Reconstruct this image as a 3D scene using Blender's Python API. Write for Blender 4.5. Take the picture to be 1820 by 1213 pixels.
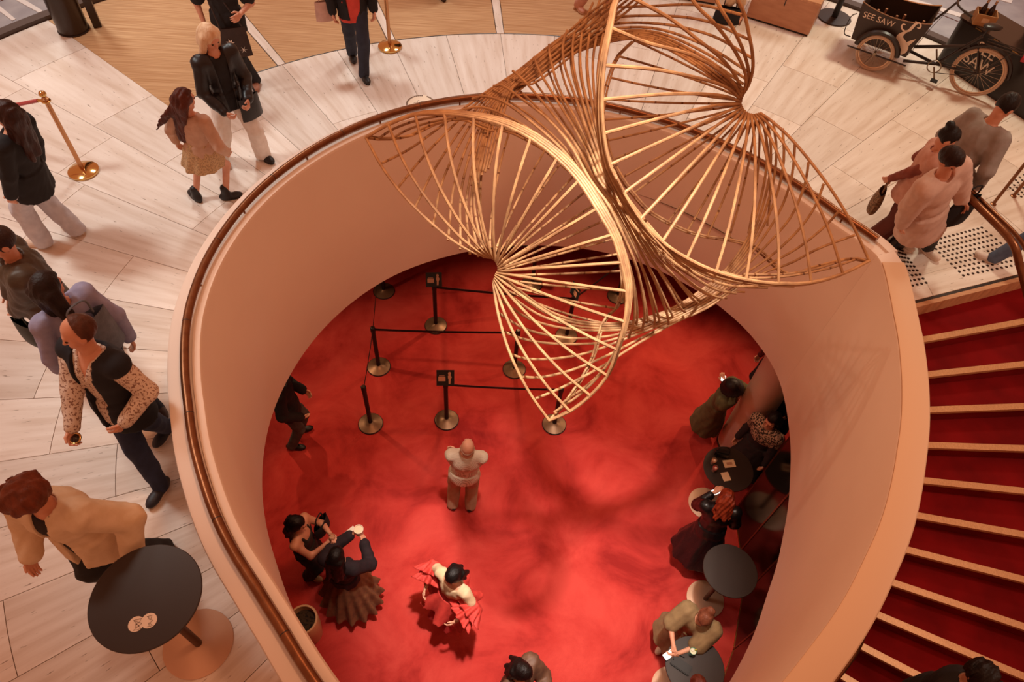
import bpy, bmesh, math, random
import numpy as np
from mathutils import Matrix, Vector
random.seed(7); np.random.seed(7)
SC = bpy.context.scene
for o in list(bpy.data.objects): bpy.data.objects.remove(o)
COL = SC.collection

# ------------------------------------------------------------------ camera
FPX = 1268.0                       # focal length in pixels of the 1820 x 1213 frame
CX, CY = 910.0, 606.5
NAD = (819.0, 1558.6)              # where the plumb line under the camera meets the picture
CZ = 9.13                          # camera height over the lower foyer carpet
ZU = 3.67                          # upper foyer floor
ZS = 2.50                          # soffit under the upper floor
ZP = 4.64                          # top of the balustrade wall
_n = np.array([NAD[0]-CX, NAD[1]-CY, FPX]); _n /= np.linalg.norm(_n)
_ex = np.array([1.0, 0, 0]) - _n*_n[0]; _ex /= np.linalg.norm(_ex)
_ey = np.cross(_n, _ex)
def W(x, y, z):
    """point of the horizontal plane z that was measured at picture position x, y"""
    d = np.array([x-CX, y-CY, FPX]); k = (CZ-z)/(d @ _n)
    return np.array([d @ _ex*k, -(d @ _ey)*k, z])
def RAY(x, y, dep):
    d = np.array([x-CX, y-CY, FPX])*dep/FPX
    return np.array([d @ _ex, -(d @ _ey), CZ-d @ _n])
cam = bpy.data.cameras.new('camera'); camo = bpy.data.objects.new('camera', cam); COL.objects.link(camo)
cam.sensor_width = 36; cam.lens = FPX/1820*36; cam.clip_start = .05; cam.clip_end = 200
def _cw(v): return Vector((v @ _ex, -(v @ _ey), -(v @ _n)))
_r = _cw(np.array([1., 0, 0])); _u = -_cw(np.array([0, 1., 0])); _b = -_cw(np.array([0, 0, 1.]))
camo.matrix_world = Matrix(((_r.x, _u.x, _b.x, 0), (_r.y, _u.y, _b.y, 0), (_r.z, _u.z, _b.z, CZ), (0, 0, 0, 1)))
SC.camera = camo

# ------------------------------------------------------------------ world and lights
SC.view_settings.view_transform = 'Standard'; SC.view_settings.look = 'None'
SC.view_settings.gamma = 1; SC.view_settings.use_curve_mapping = False
SC.view_settings.exposure = 0.0
wd = bpy.data.worlds.new('world'); SC.world = wd; wd.use_nodes = True
wd.node_tree.nodes['Background'].inputs[0].default_value = (1.0, .39, .20, 1)
wd.node_tree.nodes['Background'].inputs[1].default_value = .56
def area(name, loc, target, size, power, col):
    l = bpy.data.lights.new(name, 'AREA'); l.shape = 'DISK'; l.size = size; l.energy = power; l.color = col
    o = bpy.data.objects.new(name, l); COL.objects.link(o); o.location = loc
    o.rotation_euler = (Vector(target)-Vector(loc)).to_track_quat('-Z', 'Y').to_euler(); return o
def spot(name, loc, target, deg, power, col, blend=.6, rad=.06):
    l = bpy.data.lights.new(name, 'SPOT'); l.energy = power; l.color = col; l.spot_size = math.radians(deg)
    l.spot_blend = blend; l.shadow_soft_size = rad
    o = bpy.data.objects.new(name, l); COL.objects.link(o); o.location = loc
    o.rotation_euler = (Vector(target)-Vector(loc)).to_track_quat('-Z', 'Y').to_euler(); return o
DAY = (.90, .98, .96); WARM = (1.0, .60, .34); NEUT = (1.0, .93, .70)
# daylight falling in through the glazed front, and the pale ceiling lamps near it (all above the camera's view)
spot('overhead_light', (-6.4, 5.6, 10.2), (-4.0, 5.4, ZU), 74, 860, DAY, 1., .5)
spot('overhead_light', (-3.4, 10.6, 10.2), (-2.7, 8.4, ZU), 72, 800, DAY, .9, .5)
spot('overhead_light', (1.4, 11.6, 10.2), (1.1, 9.2, ZU), 72, 800, DAY, .9, .5)
spot('overhead_light', (6.6, 10.0, 10.2), (5.6, 8.0, ZU), 76, 960, NEUT, .9, .5)
spot('daylight', (-7.2, 11.4, 9.5), (-6.6, 10.4, ZU), 60, 900, DAY, .6, .5)
spot('daylight', (7.4, 13.4, 9.5), (6.8, 12.0, ZU), 50, 900, DAY, .6, .5)
# lamp over the stair, and a fill spot added to brighten the left rim
spot('overhead_light', (7.2, 3.0, 9.8), (4.9, 3.4, 2.8), 80, 480, (1.0, .86, .70), 1., .4)
spot('overhead_light', (-4.6, 4.2, 10.2), (-2.4, 3.3, ZU+1), 44, 380, (1.0, .90, .78), 1., .4)
# added fill without a fixture: warm wash to colour the walls of the void
spot('void_fill', (.7, 3.4, 11.5), (.7, 3.6, 0), 58, 1150, (1.0, .48, .25), .6, .6)
# accent spots high over the void: they light the sculpture and the middle of the carpet
spot('accent_spot', (.75, 2.9, 14.), (.75, 3.1, 0), 23.5, 9800, (1.0, .95, .86), .9, .26)
spot('accent_spot', (-1.2, 4.6, 12.), (1.2, 4.1, 5.6), 30, 300, (1.0, .70, .45), .8, .08)
# downlights set in the soffit of the lower foyer
for _x, _y, _tx, _ty, _p in ((-3.2, 6.6, -1.2, 5.6, 120), (-3.4, 4.4, -1.8, 3.9, 22), (.4, 8.2, .6, 6.4, 120),
                             (4.6, 6.8, 3.0, 5.3, 130), (2.9, 7.4, 2.2, 6.0, 100)):
    spot('downlight', (_x, _y, ZS-.03), (_tx, _ty, 0), 100, _p, (1.0, .62, .36), .7, .04)

# ------------------------------------------------------------------ materials
def S(h):
    """sRGB hex or 0..255 tuple to linear rgba"""
    if isinstance(h, str): h = tuple(int(h[i:i+2], 16) for i in (0, 2, 4))
    return tuple((c/255/12.92 if c/255 <= .04045 else ((c/255+.055)/1.055)**2.4) for c in h)+(1,)
_M = {}
def mat(name, col, rough=.6, metal=0., col2=None, scale=8., bump=0., bscale=60., stretch=(1, 1, 1), spec=.5, detail=4., lo=.35, hi=.65, coat=0., sheen=0., emit=None, es=0., trans=0., alpha=1.):
    if name in _M: return _M[name]
    m = bpy.data.materials.new(name); m.use_nodes = True; nt = m.node_tree; b = nt.nodes['Principled BSDF']; _M[name] = m
    c = S(col) if not (isinstance(col, tuple) and len(col) == 4) else col
    b.inputs['Base Color'].default_value = c; b.inputs['Roughness'].default_value = rough; b.inputs['Metallic'].default_value = metal
    b.inputs['Specular IOR Level'].default_value = spec; b.inputs['Coat Weight'].default_value = coat; b.inputs['Sheen Weight'].default_value = sheen
    b.inputs['Transmission Weight'].default_value = trans; b.inputs['Alpha'].default_value = alpha
    if emit: b.inputs['Emission Color'].default_value = S(emit); b.inputs['Emission Strength'].default_value = es
    if col2 or bump:
        tc = nt.nodes.new('ShaderNodeTexCoord'); mp = nt.nodes.new('ShaderNodeMapping'); mp.inputs['Scale'].default_value = stretch
        nt.links.new(tc.outputs['Object'], mp.inputs[0])
    if col2:
        n = nt.nodes.new('ShaderNodeTexNoise'); n.inputs['Scale'].default_value = scale; n.inputs['Detail'].default_value = detail
        r = nt.nodes.new('ShaderNodeValToRGB'); r.color_ramp.elements[0].position = lo; r.color_ramp.elements[1].position = hi
        r.color_ramp.elements[0].color = S(col2); r.color_ramp.elements[1].color = c
        nt.links.new(mp.outputs[0], n.inputs['Vector']); nt.links.new(n.outputs[0], r.inputs[0]); nt.links.new(r.outputs[0], b.inputs['Base Color'])
    if bump:
        n2 = nt.nodes.new('ShaderNodeTexNoise'); n2.inputs['Scale'].default_value = bscale; n2.inputs['Detail'].default_value = 3
        bp = nt.nodes.new('ShaderNodeBump'); bp.inputs['Strength'].default_value = bump; bp.inputs['Distance'].default_value = .01
        nt.links.new(mp.outputs[0], n2.inputs['Vector']); nt.links.new(n2.outputs[0], bp.inputs['Height']); nt.links.new(bp.outputs[0], b.inputs['Normal'])
    return m
def pattern(name, col, col2, kind='stripe', scale=60., rough=.8, direction='X', thr=.5):
    """cloth with stripes, check, dots or speckle"""
    if name in _M: return _M[name]
    m = mat(name, col, rough); nt = m.node_tree; b = nt.nodes['Principled BSDF']; tc = nt.nodes.new('ShaderNodeTexCoord')
    r = nt.nodes.new('ShaderNodeValToRGB'); r.color_ramp.interpolation = 'CONSTANT'
    r.color_ramp.elements[0].color = S(col); r.color_ramp.elements[1].color = S(col2); r.color_ramp.elements[1].position = thr
    if kind == 'stripe':
        t = nt.nodes.new('ShaderNodeTexWave'); t.bands_direction = direction; t.inputs['Scale'].default_value = scale; t.inputs['Distortion'].default_value = 1.5; out = t.outputs['Fac']
    elif kind == 'dots':
        t = nt.nodes.new('ShaderNodeTexVoronoi'); t.inputs['Scale'].default_value = scale; out = t.outputs['Distance']
    else:
        t = nt.nodes.new('ShaderNodeTexNoise'); t.inputs['Scale'].default_value = scale; t.inputs['Detail'].default_value = 2; out = t.outputs[0]
    nt.links.new(tc.outputs['Object'], t.inputs['Vector']); nt.links.new(out, r.inputs[0]); nt.links.new(r.outputs[0], b.inputs['Base Color'])
    return m

# ------------------------------------------------------------------ mesh helpers
class Geo:
    def __init__(s): s.v = []; s.f = []
    def add(s, v, f):
        k = len(s.v); s.v += [tuple(map(float, p)) for p in v]; s.f += [tuple(i+k for i in q) for q in f]; return s
    def box(s, c, d, ax=0., tilt=None):
        """box of size d centred at c, turned ax radians about z"""
        R = np.array([[math.cos(ax), -math.sin(ax), 0], [math.sin(ax), math.cos(ax), 0], [0, 0, 1]])
        if tilt is not None: R = R @ np.array(tilt)
        v = [np.array(c)+R @ (np.array((x, y, z))*np.array(d)/2) for x in (-1, 1) for y in (-1, 1) for z in (-1, 1)]
        return s.add(v, [(0, 1, 3, 2), (4, 6, 7, 5), (0, 4, 5, 1), (2, 3, 7, 6), (0, 2, 6, 4), (1, 5, 7, 3)])
    def tube(s, pts, r, n=8, cap=True):
        pts = np.array(pts, float); m = len(pts); r = np.broadcast_to(np.array(r, float), (m,))
        t = np.gradient(pts, axis=0); t /= np.linalg.norm(t, axis=1)[:, None]+1e-12
        ref = np.array([0, 0, 1.]) if abs(t[0][2]) < .9 else np.array([1., 0, 0]); V = []
        u = np.cross(t[0], ref); u /= np.linalg.norm(u)
        for i in range(m):
            u = u-t[i]*(u @ t[i]); u /= np.linalg.norm(u); w = np.cross(t[i], u)
            for k in range(n):
                a = 2*math.pi*k/n; V.append(pts[i]+r[i]*(u*math.cos(a)+w*math.sin(a)))
        F = [(i*n+k, i*n+(k+1) % n, (i+1)*n+(k+1) % n, (i+1)*n+k) for i in range(m-1) for k in range(n)]
        if cap: F += [tuple(range(n))[::-1], tuple((m-1)*n+k for k in range(n))]
        return s.add(V, F)
    def lathe(s, c, prof, n=32, cap=True):
        """prof: (radius, z) from bottom to top, around the vertical through c"""
        V = []; m = len(prof)
        for r, z in prof:
            for k in range(n): a = 2*math.pi*k/n; V.append((c[0]+r*math.cos(a), c[1]+r*math.sin(a), c[2]+z))
        F = [(i*n+k, i*n+(k+1) % n, (i+1)*n+(k+1) % n, (i+1)*n+k) for i in range(m-1) for k in range(n)]
        if cap: F += [tuple(range(n))[::-1], tuple((m-1)*n+k for k in range(n))]
        return s.add(V, F)
    def ball(s, c, r, n=12):
        r = np.broadcast_to(np.array(r, float), (3,)); V = []; h = n//2
        for i in range(h+1):
            p = math.pi*(i+.02*(i == 0)-.02*(i == h))/h
            for k in range(n): a = 2*math.pi*k/n; V.append((c[0]+r[0]*math.sin(p)*math.cos(a), c[1]+r[1]*math.sin(p)*math.sin(a), c[2]-r[2]*math.cos(p)))
        F = [(i*n+k, i*n+(k+1) % n, (i+1)*n+(k+1) % n, (i+1)*n+k) for i in range(h) for k in range(n)]
        return s.add(V, F)
    def prism(s, poly, z0, z1):
        n = len(poly); V = [(p[0], p[1], z0) for p in poly]+[(p[0], p[1], z1) for p in poly]
        return s.add(V, [tuple(range(n))[::-1], tuple(range(n, 2*n))]+[(k, (k+1) % n, n+(k+1) % n, n+k) for k in range(n)])
def mesh_of(name, g, m, smooth=False, bevel=0.):
    me = bpy.data.meshes.new(name); me.from_pydata(g.v, [], g.f); me.materials.append(m); me.validate()
    bm = bmesh.new(); bm.from_mesh(me)
    if bevel: bmesh.ops.bevel(bm, geom=[e for e in bm.edges if len(e.link_faces) == 2 and e.calc_face_angle() > .6], offset=bevel, segments=2, affect='EDGES')
    bmesh.ops.recalc_face_normals(bm, faces=bm.faces); bm.to_mesh(me); bm.free()
    if smooth:
        me.polygons.foreach_set('use_smooth', [True]*len(me.polygons))
        try: me.set_sharp_from_angle(angle=math.radians(40))
        except Exception: pass
    return me
def origin(o):
    while o.parent: o = o.parent
    return np.array(o.location) if o.get('shift') else np.zeros(3)
def obj(name, g, m, parent=None, smooth=False, bevel=0., label=None):
    """one mesh object from geometry in world coordinates"""
    if parent is not None:
        og = origin(parent); g.v = [(p[0]-og[0], p[1]-og[1], p[2]-og[2]) for p in g.v]
    o = bpy.data.objects.new(name, mesh_of(name, g, m, smooth, bevel)); COL.objects.link(o); o.parent = parent
    if label: o['label'] = label
    return o
def tag(o, label, cat, group=None, kind=None):
    if label: o['label'] = label
    if cat: o['category'] = cat
    if group: o['group'] = group
    if kind: o['kind'] = kind
    return o
def thing(name, label, cat, loc=(0, 0, 0), group=None, rz=0.):
    o = bpy.data.objects.new(name, None); COL.objects.link(o); o.location = loc; o.rotation_euler = (0, 0, rz); o.empty_display_size = .1
    o['shift'] = 1
    return tag(o, label, cat, group)
def struct(name, g, m, smooth=False, bevel=0.):
    o = obj(name, g, m, None, smooth, bevel); o['kind'] = 'structure'; return o
def dup(root, loc, label=None, rz=None):
    r = root.copy(); COL.objects.link(r); r.location = loc
    if label: r['label'] = label
    if rz is not None: r.rotation_euler = (0, 0, rz)
    for ch in list(root.children):
        c = ch.copy(); COL.objects.link(c); c.parent = r
        for g in ch.children:
            d = g.copy(); COL.objects.link(d); d.parent = c
    return r
def smooth_curve(pts, n=24):
    """Catmull-Rom through the points, evenly resampled"""
    P = np.array(pts, float)
    if len(P) == 2: return np.array([P[0]+(P[1]-P[0])*t for t in np.linspace(0, 1, n)])
    Q = np.vstack([2*P[0]-P[1], P, 2*P[-1]-P[-2]]); out = []
    for i in range(1, len(Q)-2):
        for t in np.linspace(0, 1, 12, endpoint=False):
            a, b, c, d = Q[i-1], Q[i], Q[i+1], Q[i+2]
            out.append(.5*((2*b)+(c-a)*t+(2*a-5*b+4*c-d)*t*t+(3*b-a-3*c+d)*t**3))
    out.append(P[-1]); out = np.array(out)
    L = np.r_[0, np.cumsum(np.linalg.norm(np.diff(out, axis=0), axis=1))]; s = np.linspace(0, L[-1], n)
    return np.array([np.interp(s, L, out[:, k]) for k in range(out.shape[1])]).T
def text_geo(body, size, org, xdir, ydir, depth=.004):
    """letters laid on the plane through org spanned by xdir, ydir; centred"""
    cu = bpy.data.curves.new('lettering', 'FONT'); cu.body = body; cu.size = size; cu.extrude = depth; cu.align_x = 'CENTER'; cu.align_y = 'CENTER'
    o = bpy.data.objects.new('lettering', cu); COL.objects.link(o); dg = bpy.context.evaluated_depsgraph_get(); dg.update()
    me = o.evaluated_get(dg).to_mesh(); X = np.array(xdir, float); X /= np.linalg.norm(X); Y = np.array(ydir, float); Y /= np.linalg.norm(Y); Z = np.cross(X, Y)
    g = Geo().add([np.array(org)+X*v.co.x+Y*v.co.y+Z*v.co.z for v in me.vertices], [tuple(p.vertices) for p in me.polygons])
    o.evaluated_get(dg).to_mesh_clear(); bpy.data.objects.remove(o); bpy.data.curves.remove(cu); return g
# ------------------------------------------------------------------ the setting
CEN = np.array([.66, 3.70])
# the void's edge in polar form about CEN (degrees, metres): at the top of the balustrade and at the soffit
TOPR = [(-167.5, 2.80), (-175.8, 2.828), (173.8, 2.845), (160.3, 2.853), (148.5, 2.853), (135.4, 2.85), (122.9, 2.845), (105.1, 2.812), (87.4, 2.765), (69.2, 2.722), (50.3, 2.723), (34.6, 2.774), (24., 2.855), (17.5, 2.972), (14.9, 3.018), (7.4, 2.888), (1.9, 2.814),
        (-7.6, 2.743), (-15, 2.711), (-22.2, 2.699), (-26.4, 2.695), (-32.6, 2.713), (-38.2, 2.741), (-46.3, 2.783), (-53.4, 2.851), (-61.5, 2.938), (-66.9, 3.023), (-90, 3.45), (-112, 3.22), (-119, 3.08), (-124.5, 2.979), (-130.6, 2.91), (-138.5, 2.87), (-147, 2.822), (-159, 2.785)]
LOWR = [(-169.2, 2.82), (177.6, 2.825), (164.2, 2.814), (145.9, 2.82), (127.9, 2.833), (112.3, 2.816), (88.3, 2.851), (67.9, 2.941), (44.9, 2.99), (31.1, 3.0), (19.4, 2.95), (4.9, 2.764), (-8.2, 2.645), (-22.4, 2.60), (-37.4, 2.64), (-52.7, 2.81), (-66, 3.0), (-90, 3.42), (-112, 3.2), (-120, 3.1), (-135, 2.9), (-150, 2.82)]
def _table(T, w):
    T = sorted(T); t = np.array([a for a, b in T]); r = np.array([b for a, b in T]); dn = np.arange(-181, 182, .5)
    dr = np.interp(dn, np.r_[t-360, t, t+360], np.r_[r, r, r]); k = np.hanning(w); k /= k.sum(); return dn, np.convolve(np.pad(dr, w//2, 'edge'), k, 'valid')
_TT, _LT = _table(TOPR, 17), _table(LOWR, 31)
def RTOP(t): return float(np.interp((t+180) % 360-180, *_TT))
def RLOW(t): return float(np.interp((t+180) % 360-180, *_LT))
def RIN(t): return RTOP(t)
def pol(t, r): a = math.radians(t); return np.array([CEN[0]+r*math.cos(a), CEN[1]+r*math.sin(a)])
def eggpt(t, d, z=None):
    """point of the void's edge at angle t and height z, pushed outwards by d"""
    q = 1. if z is None else min(max((z-ZS)/(ZP-ZS), 0), 1); R = lambda a: RTOP(a)*q+RLOW(a)*(1-q)
    p = pol(t, R(t)); v = pol(t+.5, R(t+.5))-pol(t-.5, R(t-.5)); v /= np.linalg.norm(v); return p+d*np.array([v[1], -v[0]])
def sweep(prof, t0, t1, step=2., cap=True):
    g = Geo(); ts = np.linspace(t0, t1, max(2, int(abs(t1-t0)/step)+1)); n = len(prof); V = []
    for t in ts:
        for d, z in prof: p = eggpt(t, d, z); V.append((p[0], p[1], z))
    m = len(ts); F = [(i*n+k, i*n+(k+1) % n, (i+1)*n+(k+1) % n, (i+1)*n+k) for i in range(m-1) for k in range(n)]
    if cap: F += [tuple(range(n)), tuple((m-1)*n+k for k in range(n))]
    return g.add(V, F)

def travertine():
    m = mat('travertine', 'e2cdb9', .46, spec=.35); nt = m.node_tree; b = nt.nodes['Principled BSDF']
    tc = nt.nodes.new('ShaderNodeTexCoord'); oi = nt.nodes.new('ShaderNodeObjectInfo')
    # polar coordinates about the void: the beds of the stone run along the radial courses
    sx = nt.nodes.new('ShaderNodeSeparateXYZ'); nt.links.new(tc.outputs['Object'], sx.inputs[0])
    def mth(op, a, bb=None, v=None):
        n = nt.nodes.new('ShaderNodeMath'); n.operation = op
        nt.links.new(a, n.inputs[0])
        if bb is not None: nt.links.new(bb, n.inputs[1])
        elif v is not None: n.inputs[1].default_value = v
        return n.outputs[0]
    x = mth('SUBTRACT', sx.outputs[0], v=float(CEN[0])); y = mth('SUBTRACT', sx.outputs[1], v=float(CEN[1]))
    x2 = mth('MULTIPLY', x, x); y2 = mth('MULTIPLY', y, y); r = mth('SQRT', mth('ADD', x2, y2)); a = mth('ARCTAN2', y, x)
    cb = nt.nodes.new('ShaderNodeCombineXYZ'); nt.links.new(mth('MULTIPLY', r, v=1.3), cb.inputs[0]); nt.links.new(mth('MULTIPLY', a, v=70.), cb.inputs[1])
    nt.links.new(mth('MULTIPLY', oi.outputs['Random'], v=40.), cb.inputs[2])
    n1 = nt.nodes.new('ShaderNodeTexNoise'); n1.inputs['Scale'].default_value = .9; n1.inputs['Detail'].default_value = 6; nt.links.new(cb.outputs[0], n1.inputs['Vector'])
    cr = nt.nodes.new('ShaderNodeValToRGB'); e = cr.color_ramp.elements; e[0].position = .30; e[0].color = S('d3bfae'); e[1].position = .70; e[1].color = S('eaded3')
    k = e.new(.5); k.color = S('e1d2c5'); nt.links.new(n1.outputs[0], cr.inputs[0])
    cb2 = nt.nodes.new('ShaderNodeCombineXYZ'); nt.links.new(mth('MULTIPLY', r, v=9.), cb2.inputs[0]); nt.links.new(mth('MULTIPLY', a, v=260.), cb2.inputs[1])
    n2 = nt.nodes.new('ShaderNodeTexNoise'); n2.inputs['Scale'].default_value = 1.0; n2.inputs['Detail'].default_value = 3; nt.links.new(cb2.outputs[0], n2.inputs['Vector'])
    c2 = nt.nodes.new('ShaderNodeValToRGB'); c2.color_ramp.elements[0].position = .27; c2.color_ramp.elements[1].position = .34
    c2.color_ramp.elements[0].color = (.42, .36, .30, 1); c2.color_ramp.elements[1].color = (1, 1, 1, 1); nt.links.new(n2.outputs[0], c2.inputs[0])
    mx = nt.nodes.new('ShaderNodeMix'); mx.data_type = 'RGBA'; mx.blend_type = 'MULTIPLY'; mx.inputs[0].default_value = 1
    nt.links.new(cr.outputs[0], mx.inputs[6]); nt.links.new(c2.outputs[0], mx.inputs[7])
    v = nt.nodes.new('ShaderNodeMapRange'); v.inputs[3].default_value = .90; v.inputs[4].default_value = 1.06; nt.links.new(oi.outputs['Random'], v.inputs[0])
    hs = nt.nodes.new('ShaderNodeHueSaturation'); nt.links.new(v.outputs[0], hs.inputs['Value']); nt.links.new(mx.outputs[2], hs.inputs['Color'])
    nt.links.new(hs.outputs[0], b.inputs['Base Color']); return m
TRAV = travertine()
PAINT = mat('wall_paint', 'e0cfc2', .55, col2='dccabd', scale=1.2)
def carpet():
    m = mat('red_carpet', 'b01c1a', .95, spec=.1); nt = m.node_tree; b = nt.nodes['Principled BSDF']; tc = nt.nodes.new('ShaderNodeTexCoord')
    n = nt.nodes.new('ShaderNodeTexNoise'); n.inputs['Scale'].default_value = 1.1; n.inputs['Detail'].default_value = 9; n.inputs['Roughness'].default_value = .62; n.inputs['Distortion'].default_value = .5
    r = nt.nodes.new('ShaderNodeValToRGB'); e = r.color_ramp.elements; e[0].position = .33; e[0].color = S('8e2320'); e[1].position = .62; e[1].color = S('c1433b')
    k = e.new(.47); k.color = S('b1352f'); nt.links.new(tc.outputs['Object'], n.inputs['Vector']); nt.links.new(n.outputs[0], r.inputs[0]); nt.links.new(r.outputs[0], b.inputs['Base Color'])
    n2 = nt.nodes.new('ShaderNodeTexNoise'); n2.inputs['Scale'].default_value = 160; bp = nt.nodes.new('ShaderNodeBump'); bp.inputs['Strength'].default_value = .25; bp.inputs['Distance'].default_value = .01
    nt.links.new(tc.outputs['Object'], n2.inputs['Vector']); nt.links.new(n2.outputs[0], bp.inputs['Height']); nt.links.new(bp.outputs[0], b.inputs['Normal']); return m
CARPET = carpet()
BRASS = mat('brushed_brass', 'b98a55', .32, 1., col2='a67a4a', scale=30, stretch=(1, 1, 1))
BRONZE = mat('bronze_rail', '8a5a3c', .34, .85, col2='7a4d33', scale=14)
GOLD = mat('polished_gold', 'd8b070', .12, 1.)
BLACK = mat('matt_black', '16110f', .5); DARK = mat('dark_brown_metal', '2a1c15', .4)
TIMBER = mat('pale_timber', 'cf9a70', .45, col2='b98460', scale=5, stretch=(1, 14, 1))

# lower foyer
floor_low = struct('floor', Geo().box((1, 5, -.05), (24, 22, .1)), CARPET)
# lower foyer side wall, far outside the view under the soffit
_g = Geo()
for i in range(64):
    t0, t1 = 360*i/64, 360*(i+1)/64
    a, b_, c, d = pol(t0, 9.6), pol(t1, 9.6), pol(t1, 9.8), pol(t0, 9.8); k = len(_g.v)
    _g.v += [(*a, 0), (*b_, 0), (*b_, ZU-.02), (*a, ZU-.02)]; _g.f.append((k, k+1, k+2, k+3))
struct('wall_back', _g, mat('foyer_wall', '8b4a35', .7))
# soffit and the slab of the upper floor: a ring around the void, left out over the stair
_g = Geo()
ST_A, ST_B = 20.0, -96.0          # the stairwell lies between these angles outside the balustrade
N = 180; V = []
for i in range(N+1):
    t = -180+360*i/N; ri = max(RTOP(t), RLOW(t))+.03 if t < 20 or t > 100 else RLOW(t)+.02
    st = ST_B < t < ST_A
    ro = ri+.16 if st else 9.7
    for r, z in ((ri, ZS), (ro, ZS), (ro, ZU-.035), (ri, ZU-.035)): p = pol(t, r); V.append((p[0], p[1], z))
_g.add(V, [(i*4+k, i*4+(k+1) % 4, (i+1)*4+(k+1) % 4, (i+1)*4+k) for i in range(N) for k in range(4)])
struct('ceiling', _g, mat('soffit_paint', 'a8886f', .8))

# upper foyer floor: radial courses of travertine slabs round the void
upper = bpy.data.objects.new('floor', None); COL.objects.link(upper); tag(upper, None, None, kind='structure')
FAC_R = 8.72
def sector(t0, t1, r0, r1, z0, z1, gap=.004, n=6, r0f=None):
    ts = np.linspace(t0, t1, n); poly = []
    def pt(t, r, s):
        p = pol(t, r); a = math.radians(t); return p+np.array([-math.sin(a), math.cos(a)])*s
    for t in ts: poly.append(pt(t, (r0f(t) if r0f else r0)+gap, gap if t == t0 else -gap if t == t1 else 0))
    for t in ts[::-1]: poly.append(pt(t, r1-gap, gap if t == t0 else -gap if t == t1 else 0))
    return Geo().prism(poly, z0, z1)
obj('screed', Geo().add([(*pol(t, r), ZU-.012) for t in np.arange(20, 264, 4) for r in (RIN(t)+.1, FAC_R+.02)], [(2*i, 2*i+1, 2*i+3, 2*i+2) for i in range(60)]), mat('joint_grout', '5a4436', .9), upper)
MAT_T0, MAT_T1, MAT_R = 80., 140., 5.86
t = 20.; ci = 0
while t < 232:
    t1 = t+7.5; rnd = random.Random(ci*13+5)
    rmax = MAT_R if MAT_T0 <= t+.1 < MAT_T1-1 else FAC_R-.06
    cuts = []; r = 3.1+rnd.uniform(.5, 1.5)
    while r < rmax-.45: cuts.append(r); r += rnd.uniform(1.15, 1.95)
    edges = [None]+cuts+[rmax]
    for a, b_ in zip(edges[:-1], edges[1:]):
        g = sector(t, t1, a or 0, b_, ZU-.03, ZU, .0028, 6, (lambda q: RIN(q)+.12) if a is None else None)
        obj('paving_slab', g, TRAV, upper)
    t = t1; ci += 1
# landing in front of the stair, same stone
# entrance matting in bays between stone strips
def matmat():
    m = mat('entrance_matting', 'c99a6c', .75); nt = m.node_tree; b = nt.nodes['Principled BSDF']; tc = nt.nodes.new('ShaderNodeTexCoord')
    mp = nt.nodes.new('ShaderNodeMapping'); mp.inputs['Scale'].default_value = (.6, 26, 1); nt.links.new(tc.outputs['Object'], mp.inputs[0])
    n = nt.nodes.new('ShaderNodeTexNoise'); n.inputs['Scale'].default_value = 2.2; n.inputs['Detail'].default_value = 5; nt.links.new(mp.outputs[0], n.inputs['Vector'])
    r = nt.nodes.new('ShaderNodeValToRGB'); r.color_ramp.elements[0].position = .3; r.color_ramp.elements[0].color = S('a87648'); r.color_ramp.elements[1].position = .7; r.color_ramp.elements[1].color = S('d2a87c')
    nt.links.new(n.outputs[0], r.inputs[0]); nt.links.new(r.outputs[0], b.inputs['Base Color'])
    w = nt.nodes.new('ShaderNodeTexWave'); w.bands_direction = 'Y'; w.inputs['Scale'].default_value = 22; nt.links.new(tc.outputs['Object'], w.inputs['Vector'])
    bp = nt.nodes.new('ShaderNodeBump'); bp.inputs['Strength'].default_value = .5; bp.inputs['Distance'].default_value = .006
    nt.links.new(w.outputs['Fac'], bp.inputs['Height']); nt.links.new(bp.outputs[0], b.inputs['Normal']); return m
MATTING = matmat()
wh = ['leftmost brown entrance mat beside the dark column', 'brown entrance mat crossed by the person in the red top', 'brown entrance mat right of the gold stanchion', 'brown entrance mat behind the top of the sculpture']
for i in range(4):
    a0 = MAT_T1-15*i; a1 = a0-15
    g = sector(a1+.55*(i < 3), a0-.55*(i > 0), MAT_R+.01, FAC_R-.06, ZU-.03, ZU-.006, .004, 9)
    tag(obj('entrance_mat', g, MATTING), wh[i], 'mat', 'entrance mats')
    if i > 0: obj('stone_strip', sector(a0-.5, a0+.5, MAT_R+.01, FAC_R-.06, ZU-.03, ZU, .003, 3), TRAV, upper)
    g = Geo(); ts = np.linspace(a1+.55, a0-.55, 12); g.tube([(*pol(q, MAT_R+.012), ZU-.004) for q in ts], .006, 5)
    obj('mat_edging', g, DARK, upper)
# dark sill of the glazed front and the pavement outside
_g = Geo(); V = []
for q in np.arange(20, 172, 2):
    for r, z in ((FAC_R-.05, ZU-.02), (FAC_R-.05, ZU+.05), (FAC_R+.10, ZU+.05), (FAC_R+.10, ZU-.02)): V.append((*pol(q, r), z))
_n2 = len(V)//4; _g.add(V, [(i*4+k, i*4+(k+1) % 4, (i+1)*4+(k+1) % 4, (i+1)*4+k) for i in range(_n2-1) for k in range(4)])
struct('trim_1', _g, mat('facade_sill', '4a3a33', .5))
_g = Geo(); ts = np.arange(20, 172, 4)
_g.add([(*pol(q, r), ZU-.03) for q in ts for r in (FAC_R+.10, 16)], [(2*i, 2*i+1, 2*i+3, 2*i+2) for i in range(len(ts)-1)])
pave = struct('ground', _g, mat('street_paving', 'a09c9e', .6, col2='8e8a8e', scale=3))
WL_ = mat('white_line', 'd6cfca', .6)
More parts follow.
